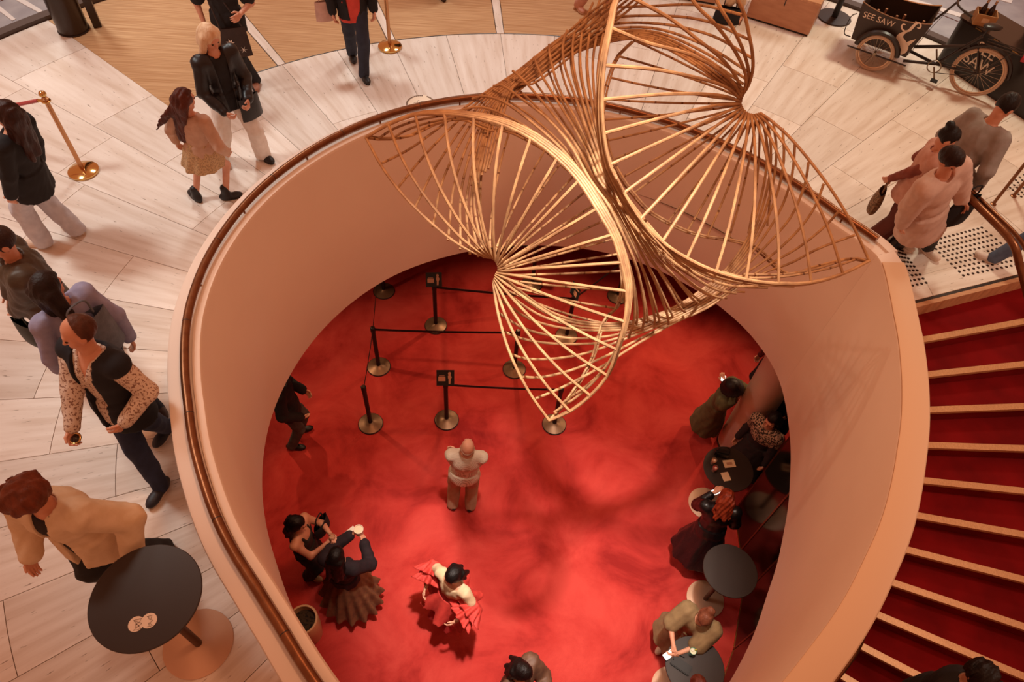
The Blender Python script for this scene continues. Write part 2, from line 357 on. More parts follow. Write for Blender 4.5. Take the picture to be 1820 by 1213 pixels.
for a_, b_, c_, d_ in (((-6, 6), (28, 34), (22, 37), (-14, 10)), ((38, -4), (76, 19), (70, 23), (28, 0)), ((96, -30), (140, -6), (134, -3), (86, -26)), ((1530, 18), (1690, 72), (1686, 80), (1526, 26)), ((1560, -22), (1760, 40), (1757, 46), (1556, -16)), ((1600, -60), (1800, 0), (1797, 6), (1596, -54))):
    obj('pavement_stripe', Geo().prism([W(p[0], p[1], ZU-.025)[:2] for p in (a_, b_, c_, d_)], ZU-.029, ZU-.022), WL_, pave)

# balustrade: wall round the void, with the stair side capped wider
T_END = 15.2
profL = [(0, ZS), (0, ZP-.03), (.012, ZP-.006), (.03, ZP), (.066, ZP), (.072, ZP-.022), (.135, ZP-.022), (.141, ZP), (.225, ZP), (.243, ZP-.008), (.25, ZP-.03), (.25, ZU-.02), (.2, ZS)]
wl = struct('wall_left', sweep(profL, T_END, 262, 1.5), PAINT, True)
profR = [(0, ZS), (0, ZP-.012), (.008, ZP-.002), (.20, ZP+.002), (.205, ZP-.01), (.205, ZS)]
wr = struct('wall_right', sweep(profR, -98, T_END-.02, 1.5), PAINT, True)
obj('tinted_coping', sweep([(.006, ZP-.012), (.006, ZP+.008), (.014, ZP+.014), (.205, ZP+.014), (.214, ZP+.006), (.214, ZP-.05), (.205, ZP-.05)], -98, T_END-1.8, 1.5), mat('warm_lit_coping', 'd2b294', .5), wr, True)  # warm light on the stair-side rim, put into the tan of a separate cap
# bronze handrail on small brackets along the foyer side
hr = thing('handrail', 'round bronze handrail running along the top of the white curved balustrade', 'handrail', (*eggpt(140, .1), ZP))
ts = np.arange(17.3, 262, 1.5)
obj('rail', Geo().tube([(*eggpt(q, .104), ZP+.052) for q in ts], .033, 14), BRONZE, hr, True)
for q in list(range(24, 262, 17)):
    p = eggpt(q, .104); p2 = eggpt(q, .07); obj('bracket', Geo().tube([(p[0], p[1], ZP-.03), (p[0], p[1], ZP+.03)], .009, 8), BRONZE, hr)
    obj('rail_joint', Geo().tube([(*eggpt(q+8.4, .104), ZP+.052), (*eggpt(q+8.52, .104), ZP+.052)], .0338, 14), DARK, hr)

# staircase winding down outside the balustrade
stair = bpy.data.objects.new('staircase', None); COL.objects.link(stair); stair['kind'] = 'structure'
RISE = .165
def nose(k):
    """ends of the k-th nosing (k = -1 is the landing edge)"""
    ph = 10.1-4.63*k; c = pol(ph, 3.86); a = math.radians(ph+3.6-.05*k); d = np.array([math.cos(a), math.sin(a)])
    rin = c-d*(3.86-RIN(ph)-.45); return rin, c+d*3.4
SCARP = mat('stair_carpet', '7a0e0f', .95, col2='640a0b', scale=2.5, spec=.1)
NOSE = mat('stair_nosing', 'd29c6e', .4, .35, col2='c08a5e', scale=40, stretch=(3, 1, 1))
for k in range(0, 17):
    a0, a1 = nose(k-1); b0, b1 = nose(k); z = ZU-RISE*(k+1)
    st = obj('step', Geo().prism([a0, b0, b1, a1], z-RISE-.12, z), SCARP, stair)
    dn = (a0-b0)/np.linalg.norm(a0-b0); dn1 = (a1-b1)/np.linalg.norm(a1-b1)
    obj('nosing', Geo().prism([b0-dn*.008, b0+dn*.062, b1+dn1*.062, b1-dn1*.008], z-.03, z+.006), NOSE, st)
a0, a1 = nose(-1); dn = (nose(-2)[0]-a0); dn /= np.linalg.norm(dn); dn1 = (nose(-2)[1]-a1); dn1 /= np.linalg.norm(dn1)
def lp(q): return a0+dn*.088+(a1+dn1*.088-a0-dn*.088)*q
for q0, q1, r0, r1 in ((0, .22, None, 4.35), (.22, .62, 4.35, 6.0), (.62, 1., 6.0, 7.4)):
    w0 = pol(20, r0) if r0 else pol(20, RIN(20)+.12); w1 = pol(20, r1); e = np.array([.003, .003])
    obj('paving_slab', Geo().prism([lp(q0)+(lp(1)-lp(0))*.001, lp(q1)-(lp(1)-lp(0))*.001, w1, w0], ZU-.03, ZU), TRAV, upper)
obj('paving_slab', Geo().prism([lp(1.), pol(16, 9.2), pol(20, 8.66), pol(20, 7.4)], ZU-.03, ZU), TRAV, upper)
obj('landing_edge', Geo().prism([a0-dn*.0, a0+dn*.09, a1+dn1*.09, a1], ZU-RISE-.1, ZU+.001), TIMBER, stair)
obj('landing_inlay', Geo().prism([a0+dn*.05, a0+dn*.085, a1+dn1*.085, a1+dn1*.05], ZU-.01, ZU+.003), DARK, stair)
obj('landing_block', Geo().prism([a0+dn*.02, a0+dn*.25, a1+dn1*.25, a1+dn1*.02], ZU-RISE-.15, ZU-.034), TIMBER, stair)
# far side wall of the stairwell
_g = Geo(); V = []
for q in np.arange(-100, 22, 3):
    for r, z in ((7.3, 0), (7.3, ZU-.04)): V.append((*pol(q, r), z))
_g.add(V, [(2*i, 2*i+1, 2*i+3, 2*i+2) for i in range(len(V)//2-1)])
struct('wall_stair', _g, mat('stair_wall', '9a4a38', .7))
# inner wall under the stair down to the carpet is the dark tinted glass of the bar
# ------------------------------------------------------------------ figures: distance fields meshed by surface nets
def nrm(v): v = np.array(v, float); return v/(np.linalg.norm(v)+1e-12)
def cone(a, b, ra, rb): return ('c', np.array(a, float), np.array(b, float), ra, rb)
def ell(c, R, rad): return ('e', np.array(c, float), np.array(R, float), np.array(rad, float))
def econe(a, b, R, r0, r1, amp=0., n=0, ph=0.): return ('k', np.array(a, float), np.array(b, float), np.array(R, float), r0, r1, amp, n, ph)
def sd(pr, P):
    if pr[0] == 'c':
        _, a, b, ra, rb = pr; ba = b-a; pa = P-a; h = np.clip(pa @ ba/(ba @ ba+1e-9), 0, 1)
        return np.linalg.norm(pa-h[:, None]*ba, axis=1)-(ra+(rb-ra)*h)
    if pr[0] == 'e':
        _, c, R, rad = pr; q = (P-c) @ R; k0 = np.linalg.norm(q/rad, axis=1); k1 = np.linalg.norm(q/rad**2, axis=1)+1e-9
        return k0*(k0-1)/k1
    _, a, b, R, r0, r1, amp, n, ph = pr       # elliptic skirt cone from a down to b; R columns: right, forward
    ba = b-a; L = np.linalg.norm(ba); pa = P-a; hh = pa @ ba/L; h = np.clip(hh/L, 0, 1); q = pa-(hh/L)[:, None]*ba; x = q @ R[:, 0]; y = q @ R[:, 1]
    rx = r0[0]+(r1[0]-r0[0])*h; ry = r0[1]+(r1[1]-r0[1])*h
    if n: w = 1+amp*h*np.sin(n*np.arctan2(y/ry, x/rx)+ph); rx = rx*w; ry = ry*w
    k = np.sqrt((x/rx)**2+(y/ry)**2); return np.maximum((k-1)*np.minimum(rx, ry), np.maximum(-hh, hh-L))
def smin(a, b, k):
    h = np.maximum(k-np.abs(a-b), 0)/k; return np.minimum(a, b)-h*h*k*.25
def bounds(prims):
    lo = np.full(3, 1e9); hi = -lo
    for p in prims:
        if p[0] == 'c': c = [(p[1], p[3]), (p[2], p[4])]
        elif p[0] == 'e': c = [(p[1], max(p[3]))]
        else: c = [(p[1], max(p[4])*1.2), (p[2], max(p[5])*(1.1+p[6]))]
        for q, r in c: lo = np.minimum(lo, q-r); hi = np.maximum(hi, q+r)
    return lo, hi
_WR = [nrm(np.random.randn(3)) for _ in range(6)]
def surf(prims, k, h, off=0., noise=0., nf=22., post=None, pad=.03, seed=0):
    """mesh of the smooth union of prims grown by off; post(P, d) may cut it"""
    lo, hi = bounds(prims); lo = lo-off-noise-pad; hi = hi+off+noise+pad; n = np.ceil((hi-lo)/h).astype(int)+1
    ax = [lo[i]+h*np.arange(n[i]) for i in range(3)]; G = np.meshgrid(*ax, indexing='ij'); P = np.stack([g.ravel() for g in G], 1)
    d = None
    for p in prims: e = sd(p, P); d = e if d is None else smin(d, e, k)
    d = d-off
    if noise:
        s = sum(np.sin(P @ (_WR[(i+seed) % 6]*nf*(1+.45*i))+i*1.7+seed) for i in range(4))/4; s2 = sum(np.sin(P @ (_WR[(i+seed+3) % 6]*nf*2.3*(1+.3*i))+i*2.1+seed+2*s) for i in range(3))/3; d = d+noise*(s+.45*s2)
    if post is not None: d = post(P, d)
    F = d.reshape(n); neg = F < 0
    c = [F[i:n[0]-1+i, j:n[1]-1+j, l:n[2]-1+l] for i in (0, 1) for j in (0, 1) for l in (0, 1)]
    cnt = sum((x < 0).astype(np.int8) for x in c); mix = (cnt > 0) & (cnt < 8); ids = np.argwhere(mix)
    if len(ids) == 0: return np.zeros((0, 3)), np.zeros((0, 4), int)
    vals = [x[mix] for x in c]; offs = np.array([(i, j, l) for i in (0, 1) for j in (0, 1) for l in (0, 1)], float)
    acc = np.zeros((len(ids), 3)); num = np.zeros(len(ids))
    for a in range(8):
        for b in range(a+1, 8):
            if np.abs(offs[a]-offs[b]).sum() != 1: continue
            m = (vals[a] < 0) != (vals[b] < 0); t = np.where(m, vals[a]/(vals[a]-vals[b]+1e-12), 0)
            acc += np.where(m[:, None], offs[a]+(offs[b]-offs[a])*t[:, None], 0); num += m
    V = lo+h*(ids+acc/num[:, None]); idx = -np.ones(mix.shape, int); idx[mix] = np.arange(len(ids)); Q = []
    for a in range(3):
        b, cc = (a+1) % 3, (a+2) % 3; s0 = [slice(None)]*3; s1 = [slice(None)]*3; s0[a] = slice(0, -1); s1[a] = slice(1, None)
        ch = neg[tuple(s0)] != neg[tuple(s1)]; e = np.argwhere(ch); e = e[(e[:, b] > 0) & (e[:, cc] > 0) & (e[:, b] < n[b]-1) & (e[:, cc] < n[cc]-1)]
        fl = neg[tuple(e.T)]; q = []
        for db, dc in ((1, 1), (0, 1), (0, 0), (1, 0)):
            f = e.copy(); f[:, b] -= db; f[:, cc] -= dc; q.append(idx[tuple(f.T)])
        q = np.stack(q, 1); q[~fl] = q[~fl][:, ::-1]; Q.append(q)
    Q = np.vstack(Q); Q = Q[(Q >= 0).all(1)]; return V, Q
def skin_obj(name, meshes, m, parent, label=None):
    g = Geo(); og = origin(parent); V = []; F = []; k = 0
    for v, f in meshes:
        if len(v) == 0: continue
        V.append(v-og); F.append(f+k); k += len(v)
    if not V: return None
    V = np.vstack(V); F = np.vstack(F)
    me = bpy.data.meshes.new(name); me.vertices.add(len(V)); me.vertices.foreach_set('co', V.astype(np.float32).ravel())
    me.loops.add(F.size); me.loops.foreach_set('vertex_index', F.astype(np.int32).ravel()); me.polygons.add(len(F))
    me.polygons.foreach_set('loop_start', np.arange(0, F.size, 4, dtype=np.int32))
    me.polygons.foreach_set('use_smooth', np.ones(len(F), bool)); me.materials.append(m); me.update(calc_edges=True); me.validate()
    o = bpy.data.objects.new(name, me); COL.objects.link(o); o.parent = parent
    if label: o['label'] = label
    return o
def ik(a, b, l1, l2, pole):
    a = np.array(a); b = np.array(b); d = b-a; L = np.linalg.norm(d); mx = (l1+l2)*.998
    if L > mx: b = a+d*mx/L; d = b-a; L = mx
    if L < abs(l1-l2)+.02: L = abs(l1-l2)+.02
    x = (l1*l1-l2*l2+L*L)/(2*L); hgt = math.sqrt(max(l1*l1-x*x, 0)); dn = d/np.linalg.norm(d); p = np.array(pole)-dn*(np.array(pole) @ dn); p = nrm(p)
    return a+dn*x+p*hgt, b
SKIN = {'fair': mat('skin_fair', 'd79a7c', .5, col2='cf8e70', scale=9), 'mid': mat('skin_mid', 'b9785a', .5, col2='b06e52', scale=9), 'deep': mat('skin_deep', '7c4a36', .5, col2='74432f', scale=9)}
EYE = mat('eye', '3a261c', .2)
def hairmat(c, c2=None): return mat('hair_'+c, c, .5, spec=.3, col2=c2 or c, scale=26, stretch=(1, 1, .25), bump=.5, bscale=90)
def cloth(c, c2=None, rough=.85): return mat('cloth_'+c+(c2 or '')+str(rough), c, rough, col2=c2, scale=14, bump=.12, bscale=120)

def person(label, head, hh, z=0., feet=None, stance=((-.11, 0), (.11, 0)), face=0., h=None, skin='fair', hy=0., hp=15., twist=0., lean=0.,
           handL=None, handR=None, curl=.5, hair=('short', '241610', None), wear=(), shoes=('shoe', '17110f'), pelv=.45, group=None, root=None, toe=None, girth=1., elbow=None):
    """head: picture position of the head's centre, hh its height over the floor; face: heading in degrees"""
    h = h or hh+.12; s = h/1.72; fw = np.array([math.cos(math.radians(face)), math.sin(math.radians(face)), 0]); rt = np.array([fw[1], -fw[0], 0]); up = np.array([0, 0, 1.])
    if root is not None:
        R0 = np.array([root[0], root[1], z]); HD = R0+up*hh+fw*(.04+lean)
    else: HD = W(head[0], head[1], z+hh)
    if feet is not None:
        FL, FR = [W(p[0], p[1], z) if len(p) == 2 else np.array(p, float) for p in feet]
    else:
        base = R0 if root is not None else np.array([HD[0], HD[1], z])-fw*(.04+lean)
        FL, FR = [base+rt*a*s+fw*b*s for a, b in stance]
    FM = (FL+FR)/2; PV = FM*(1-pelv)+np.array([HD[0], HD[1], z])*pelv
    th, sh, an = .245*h, .246*h, .047*h
    far = max(np.linalg.norm((FL-PV)[:2]), np.linalg.norm((FR-PV)[:2])); far = min(far, .40*h)
    PZ = min(.525*h, math.sqrt(max(((th+sh)*.995)**2-max(far-.06, 0)**2, .04))+an); PV = np.array([PV[0], PV[1], z+PZ])
    T = HD-PV; Lt = np.linalg.norm(T); u = T/Lt; NB = PV+T*.745
    tw = math.radians(twist); f2 = fw*math.cos(tw)-rt*math.sin(tw)
    r = nrm(np.cross(fw, u)); f = np.cross(u, r); R = np.stack([r, f, u], 1)
    r2 = nrm(np.cross(f2, u)); ff2 = np.cross(u, r2); R2 = np.stack([r2, ff2, u], 1)
    g = girth; sc = s
    t = thing('person', label, 'person', (FM[0], FM[1], z), group)
    # ---- skeleton
    SL = NB-u*.045*s-r2*.175*s*g**.3; SR = NB-u*.045*s+r2*.175*s*g**.3
    HL, HR = PV-r*.088*s-up*.02*s, PV+r*.088*s-up*.02*s
    def leg(H, Fp, tyaw):
        A = np.array([Fp[0], Fp[1], Fp[2]+an]); d = np.array([math.cos(math.radians(face+tyaw)), math.sin(math.radians(face+tyaw)), 0])
        A = A-d*.05*s; K, A = ik(H, A, th, sh, fw+d*.3); return K, A, d
    ty = toe or (10, -10)
    KL, AL, dL = leg(HL, FL, ty[0]); KR, AR, dR = leg(HR, FR, ty[1])
    base = np.array([PV[0], PV[1], z])
    def tgt(hd, sgn):
        if hd is None: hd = (.25*sgn, .06, .80*s)
        if len(hd) == 4: return np.array(hd[:3], float)          # already a world point
        return base+rt*hd[0]+fw*hd[1]+up*hd[2]
    ua, fa = .172*h, .150*h
    def arm(Sh, hd, sgn):
        tp = tgt(hd, sgn); E, Wr = ik(Sh, tp, ua, fa, elbow if elbow is not None else -f2*.7-up*.35+r2*sgn*.6); return E, Wr
    EL, WL = arm(SL, handL, -1); ER, WRr = arm(SR, handR, 1)
    # ---- body
    torso = [ell(PV+u*.02, R, (.158*s*g, .115*s*g, .12*s)), ell(PV*.62+NB*.38, R, (.135*s*g, .10*s*g, .16*s)), ell(PV*.30+NB*.70, R2, (.158*s*g, .11*s*g, .17*s)), cone(SL, SR, .055*s, .055*s)]
    armsU = [cone(SL, EL, .052*s*g, .041*s*g), cone(SR, ER, .052*s*g, .041*s*g)]; armsF = [cone(EL, WL, .041*s*g, .027*s), cone(ER, WRr, .041*s*g, .027*s)]
    thighs = [cone(HL, KL, .082*s*g, .056*s*g), cone(HR, KR, .082*s*g, .056*s*g)]; shins = [cone(KL, AL, .056*s*g, .037*s), cone(KR, AR, .056*s*g, .037*s)]
    footp = []
    for A, d, Fp in ((AL, dL, FL), (AR, dR, FR)):
        zb = A[2]-an; c = np.array([A[0], A[1], zb]); footp.append((c, d, np.array([d[1], -d[0], 0])))
    feetb = []
    for c, d, sd_ in footp: feetb += [cone(c+up*.035*s-d*.03*s, c+up*.03*s+d*.13*s, .034*s, .028*s), cone(c+up*.09*s, c+up*.035*s, .036*s, .036*s)]
    neck = [cone(NB-u*.02, HD-u*.05*s, .055*s*g**.5, .052*s*g**.5)]
    # head frame
    ha = math.radians(hy); hfw = nrm(f2*math.cos(ha)-r2*math.sin(ha)); hr_ = nrm(np.cross(hfw, u)); hf0 = np.cross(u, hr_); pa = math.radians(hp)
    hf = hf0*math.cos(pa)-u*math.sin(pa); hu = u*math.cos(pa)+hf0*math.sin(pa); RH = np.stack([hr_, hf, hu], 1); hs = s**.6
    def H(x, y, w): return HD+RH @ (np.array((x, y, w))*hs)
    headp = [ell(H(0, -.012, .03), RH, np.array((.076, .094, .098))*hs), ell(H(0, .022, -.035), RH, np.array((.060, .072, .085))*hs), cone(H(-.022, .055, -.098), H(.022, .055, -.098), .022*hs, .022*hs),
             cone(H(0, .086, .012), H(0, .108, -.028), .009*hs, .014*hs), cone(H(-.03, .078, .028), H(.03, .078, .028), .014*hs, .014*hs), cone(H(-.018, .088, -.062), H(.018, .088, -.062), .009*hs, .009*hs),
             ell(H(.079, -.008, -.005), RH, np.array((.012, .022, .034))*hs), ell(H(-.079, -.008, -.005), RH, np.array((.012, .022, .034))*hs), cone(H(.04, .055, -.03), H(.045, .04, -.01), .022*hs, .02*hs), cone(H(-.04, .055, -.03), H(-.045, .04, -.01), .022*hs, .02*hs)]
    def eyes_cut(P, d):
        for x in (-.032, .032): d = np.maximum(d, -(np.linalg.norm(P-H(x, .098, .005), axis=1)-.017*hs))
        return d
    sm = SKIN[skin]; meshes = [surf(torso+neck+armsU+armsF+thighs+shins+feetb, .035, .017, -.002), surf(headp+neck, .018, .0085, 0, post=eyes_cut)]
    # hands: palm, four fingers in two joints, thumb
    palms = []
    for Wr, E, sgn in ((WL, EL, -1), (WRr, ER, 1)):
        d = nrm(Wr-E); inw = nrm(-r2*sgn*.9+up*-.2+f2*.35); pn = nrm(inw-d*(inw @ d)); sdv = nrm(np.cross(d, pn)); sdv = sdv if sdv @ (f2+up*.4) > 0 else -sdv
        k = s; hp_ = [cone(Wr-d*.03, Wr+d*.015*k, .026*k, .025*k)]
        for i in (-1, 0, 1): hp_.append(cone(Wr+d*.015*k+sdv*.016*i*k, Wr+d*.075*k+sdv*.022*i*k, .015*k, .014*k))
        for i, ln in enumerate((.062, .074, .078, .070)):
            o_ = (-.030+.020*i)*k; p0 = Wr+d*.080*k+sdv*o_; c1 = curl*.9; q1 = nrm(d*math.cos(c1)+pn*math.sin(c1)); p1 = p0+q1*ln*.52*k
            c2 = curl*2.1; q2 = nrm(d*math.cos(c2)+pn*math.sin(c2)); p2 = p1+q2*ln*.5*k; hp_ += [cone(p0, p1, .0095*k, .0085*k), cone(p1, p2, .0085*k, .0072*k)]
        t0 = Wr+d*.028*k+sdv*.028*k; t1 = t0+nrm(d*.75+sdv*.7+pn*.35)*.042*k; t2 = t1+nrm(d*.9+sdv*.2+pn*.5*(.4+curl))*.034*k; hp_ += [cone(t0, t1, .0125*k, .0105*k), cone(t1, t2, .0105*k, .0085*k)]
        meshes.append(surf(hp_, .006, .0062, 0, pad=.02)); palms.append((Wr+d*.07*k+pn*.03*k, d, pn, sdv))
    body = skin_obj('body', meshes, sm, t)
    for x in (-.032, .032): obj('eye', Geo().ball(H(x, .081, .005), .0115*hs, 8), EYE, t, True)
    # ---- hair
    kind, hc, hc2 = hair[:3]; hm = hairmat(hc, hc2) if kind else None
    if kind:
        scp = [ell(H(0, -.016, .034), RH, np.array((.088, .108, .108))*hs)]; nz, nf, cut = .004, 60., (.052, .075, -.07)
        extra = []
        if kind == 'short': cut = (.03, .07, -.045)
        elif kind == 'fringe': cut = (-.005, .2, -.06)
        elif kind == 'receding': cut = (-.012, .3, -.07)
        elif kind == 'curly': scp = [ell(H(0, -.018, .04), RH, np.array((.112, .128, .122))*hs)]; nz = .017; nf = 52.; cut = (.045, .06, -.085)
        elif kind == 'bun': extra = [ell(H(0, -.13, .085), RH, np.array((.048, .048, .045))*hs)]; cut = (.025, .075, -.05)
        elif kind == 'bob': extra = [cone(H(-.07, .0, .03), H(-.088, .02, -.18), .045*hs, .036*hs), cone(H(.07, .0, .03), H(.088, .02, -.18), .045*hs, .036*hs), cone(H(0, -.08, -.02), H(0, -.095, -.17), .065*hs, .055*hs)]; cut = (.075, .08, -.3)
        elif kind in ('long', 'wavy'):
            L = hair[3] if len(hair) > 3 else .30; nz = .004 if kind == 'long' else .012
            for x in (-.06, -.02, .02, .06): extra.append(cone(H(x, -.075, -.01), H(x*1.2, -.06, -.05)-u*L*.9-f*(.07+.02*math.sin(x*90)), .042*hs, .026*hs))
            for x in (-1, 1): extra.append(cone(H(.07*x, -.02, 0), H(.095*x, -.02, -.08)-u*L*.55-f*.04, .03*hs, .02*hs))
            cut = (.045, .075, -1.)
        elif kind == 'flow':                                          # hair flung out sideways in the turn
            L = hair[3]; sw = hair[4]
            for x in (-.06, -.03, 0, .03, .06): extra.append(cone(H(x, -.07, -.01), H(x*1.3, -.07, -.06)-u*L+sw*(rt*.10-fw*.02)*(1+x*6), .045*hs, .025*hs))
            for i in range(4): extra.append(cone(H(-.05*sw*-1, -.05, -.06), H(0, -.06, -.10)+sw*rt*(.20+.035*i)-u*(.10+.07*i)*L*2.2-fw*.05, .035*hs, .008))
            nz = .010; cut = (.045, .075, -1.)
        elif kind == 'hat':                                           # bucket hat: crown and brim
            scp = [ell(H(0, -.01, .055), RH, np.array((.098, .112, .10))*hs)]; extra = [econe(H(0, -.01, .05), H(0, -.0, -.0), RH, (.105*hs, .12*hs), (.155*hs, .165*hs))]; nz = .001; cut = (.3, .3, -.3)
        cy, cz_, cb = cut
        def hpost(P, d):
            q = (P-HD) @ RH/hs; front = np.maximum(cy-q[:, 1], q[:, 2]-cz_); d = np.maximum(d, -front*hs)
            if kind == 'fringe': d = np.maximum(d, (q[:, 2]-.03)*hs)
            if cb > -.9: d = np.maximum(d, (cb-q[:, 2])*hs)
            return d
        skin_obj('hat' if kind == 'hat' else 'hair', [surf(scp+extra, .03, .0095, 0, nz, nf, hpost, seed=len(label))], hm, t)
    # ---- clothes
    P3 = dict(t=t, u=u, R=R, R2=R2, PV=PV, NB=NB, s=s, HD=HD, fw=fw, rt=rt, f2=f2, r2=r2, WL=WL, WR=WRr, EL=EL, ER=ER, SL=SL, SR=SR, palms=palms, z=z, base=base, label=label, AL=AL, AR=AR)
    for wi, w in enumerate(wear):
        kd, nm, m = w[:3]; o = dict(off=.014, sl=2., hem=.06, flare=.0, neck=.075, noise=.007, vee=0., amp=0., np_=0, wide=0.); o.update(w[3] if len(w) > 3 else {})
        if kd == 'top':
            pr = list(torso); sl = o['sl']
            if sl > 0:
                q = min(sl, 1.); pr += [cone(SL, SL+(EL-SL)*q, .050*s*g+o['wide']*.8-o['off']*.4, .042*s*g+o['wide']*.8-o['off']*.4), cone(SR, SR+(ER-SR)*q, .050*s*g+o['wide']*.8-o['off']*.4, .042*s*g+o['wide']*.8-o['off']*.4)]
            if sl > 1: q = (sl-1)*.97; pr += [cone(EL, EL+(WL-EL)*q, .042*s*g+o['wide']*.8-o['off']*.4, .031*s+o['wide']*.6-o['off']*.4), cone(ER, ER+(WRr-ER)*q, .042*s*g+o['wide']*.8-o['off']*.4, .031*s+o['wide']*.6-o['off']*.4)]
            if o['hem'] > .05: pr.append(econe(PV+u*.10, PV-u*o['hem'], R, (.145*s*g, .11*s*g), ((.155+o['flare'])*s*g, (.125+o['flare'])*s*g), o['amp'], o['np_']))
            def post(P, d, o=o):
                q = (P-NB) @ R2; hemz = (P-PV) @ u; d = np.maximum(d, np.minimum(-(hemz+o['hem']), 10)) if o['hem'] > -1 else d
                # neckline
                nk = np.sqrt(q[:, 0]**2+(q[:, 1]-.01)**2)-o['neck']*s*(1+np.clip(q[:, 2]*2, -.4, 1)); d = np.maximum(d, -np.maximum(nk, -(q[:, 2]+.03)))
                if o['vee'] > 0: vv = np.maximum(np.abs(q[:, 0])-.05*s*np.clip((q[:, 2]+o['vee'])/o['vee'], 0, 1.3), -q[:, 1]); d = np.maximum(d, -np.maximum(vv, -(q[:, 2]+o['vee'])))
                if o.get('open'):                                        # jacket open down the front
                    q2 = (P-PV) @ R2; wd_ = o['open']*(.6+.4*np.clip(q2[:, 2]/.5, -1, 1)); d = np.maximum(d, -np.maximum(np.abs(q2[:, 0])-np.abs(wd_), -q2[:, 1]))
                if o.get('strap'): d = np.maximum(d, np.where(q[:, 2] > -.12*s, np.abs(np.abs(q[:, 0])-.085*s)-.016*s, -1))
                return d
            # keep the arms below the hem: the hem plane only cuts the torso part
            def post2(P, d, o=o, post=post):
                arms = None
                if o['sl'] > 0:
                    for pp in pr[len(torso):len(torso)+(2 if o['sl'] <= 1 else 4)]: e = sd(pp, P)-o['off']; arms = e if arms is None else np.minimum(arms, e)
                    arms = arms+o['noise']*np.sin(P @ (_WR[1]*55))*.8
                d = post(P, d)
                return d if arms is None else np.minimum(d, arms)
            skin_obj(nm, [surf(pr, .03, .0135, o['off'], o['noise'], 34, post2, seed=wi+len(label))], m, t)
        elif kd == 'trousers':
            L = o.get('len', 1.); w_ = o['wide']; pr = [torso[0], cone(HL, KL, .086*s*g+w_*.3, .062*s*g+w_*.6), cone(HR, KR, .086*s*g+w_*.3, .062*s*g+w_*.6)]
            pr += [cone(KL, KL+(AL-up*.02-KL)*L, .062*s*g+w_*.6, .046*s+w_), cone(KR, KR+(AR-up*.02-KR)*L, .062*s*g+w_*.6, .046*s+w_)]
            def post(P, d): return np.maximum(np.maximum(d, (P-PV) @ u-.11*s), z+.025-P[:, 2])
            skin_obj(nm, [surf(pr, .02, .0135, .009, o['noise'], 30, post, seed=wi+1)], m, t)
        elif kd == 'skirt':
            top = PV+u*o.get('top', .13); low = np.array([FM[0]*.4+PV[0]*.6, FM[1]*.4+PV[1]*.6, z+o['hemz']]); r1 = o['r1']
            pr = [econe(top, low, R, (.135*s*g, .105*s*g), (r1, r1*o.get('asp', .9)), o['amp'], o['np_'])]
            if o.get('legs', True): pr += [cone(HL, KL, .08*s*g, .06*s*g), cone(HR, KR, .08*s*g, .06*s*g)]
            def post(P, d): return np.maximum(d, z+o['hemz']-P[:, 2])
            skin_obj(nm, [surf(pr, .03, .0135, .012, o['noise'], 26, post, seed=wi)], m, t)
        elif kd == 'puff':                                                # ruffled sleeve or frill: a pleated ball around a point
            for q in o['at']:
                pr = [econe(q[0], q[1], frame(q[1]-q[0]), (q[2], q[2]), (q[3], q[3]), o['amp'], o['np_'])]
                skin_obj(nm, [surf(pr, .02, .011, 0, .004, 40)], m, t)
    # ---- shoes
    if shoes:
        sk, scol = shoes[:2]; shm = cloth(scol, None, .5); sole = cloth(shoes[2] if len(shoes) > 2 else '120d0b', None, .6)
        for c, d, sv in footp:
            if sk == 'sandal':
                obj('shoe', Geo().box(c+d*.045*s+up*.006, (.245*s, .085*s, .012), math.atan2(d[1], d[0])), shm, t, False, .004); continue
            Rf = np.stack([sv, d, up], 1); pr = [ell(c+up*.036*s+d*.10*s, Rf, (.044*s, .085*s, .036*s)), ell(c+up*.045*s-d*.015*s, Rf, (.040*s, .070*s, .045*s)), cone(c+up*.05*s, c+up*(.10 if sk != 'boot' else .17)*s, .045*s, .044*s)]
            def post(P, d_, zz=c[2]): return np.maximum(d_, zz+.012-P[:, 2])
            so = skin_obj('shoe', [surf(pr, .03, .0105, .004, 0, 1, post)], shm, t)
            a = np.linspace(0, 2*math.pi, 20, endpoint=False); gs = Geo().prism([(c+d*(.05+.122*math.cos(q))*s+sv*(.043+.006*math.cos(q))*math.sin(q)*s)[:2] for q in a], c[2], c[2]+.02); obj('sole', gs, sole, so)
            if sk == 'heel': obj('heel', Geo().tube([c-d*.055*s+up*.045, c-d*.06*s+up*.0], .014, 8), shm, so)
    return P3
def frame(d):
    d = nrm(d); a = np.array([0, 0, 1.]) if abs(d[2]) < .9 else np.array([1., 0, 0]); r = nrm(np.cross(a, d)); return np.stack([r, np.cross(d, r), d], 1)
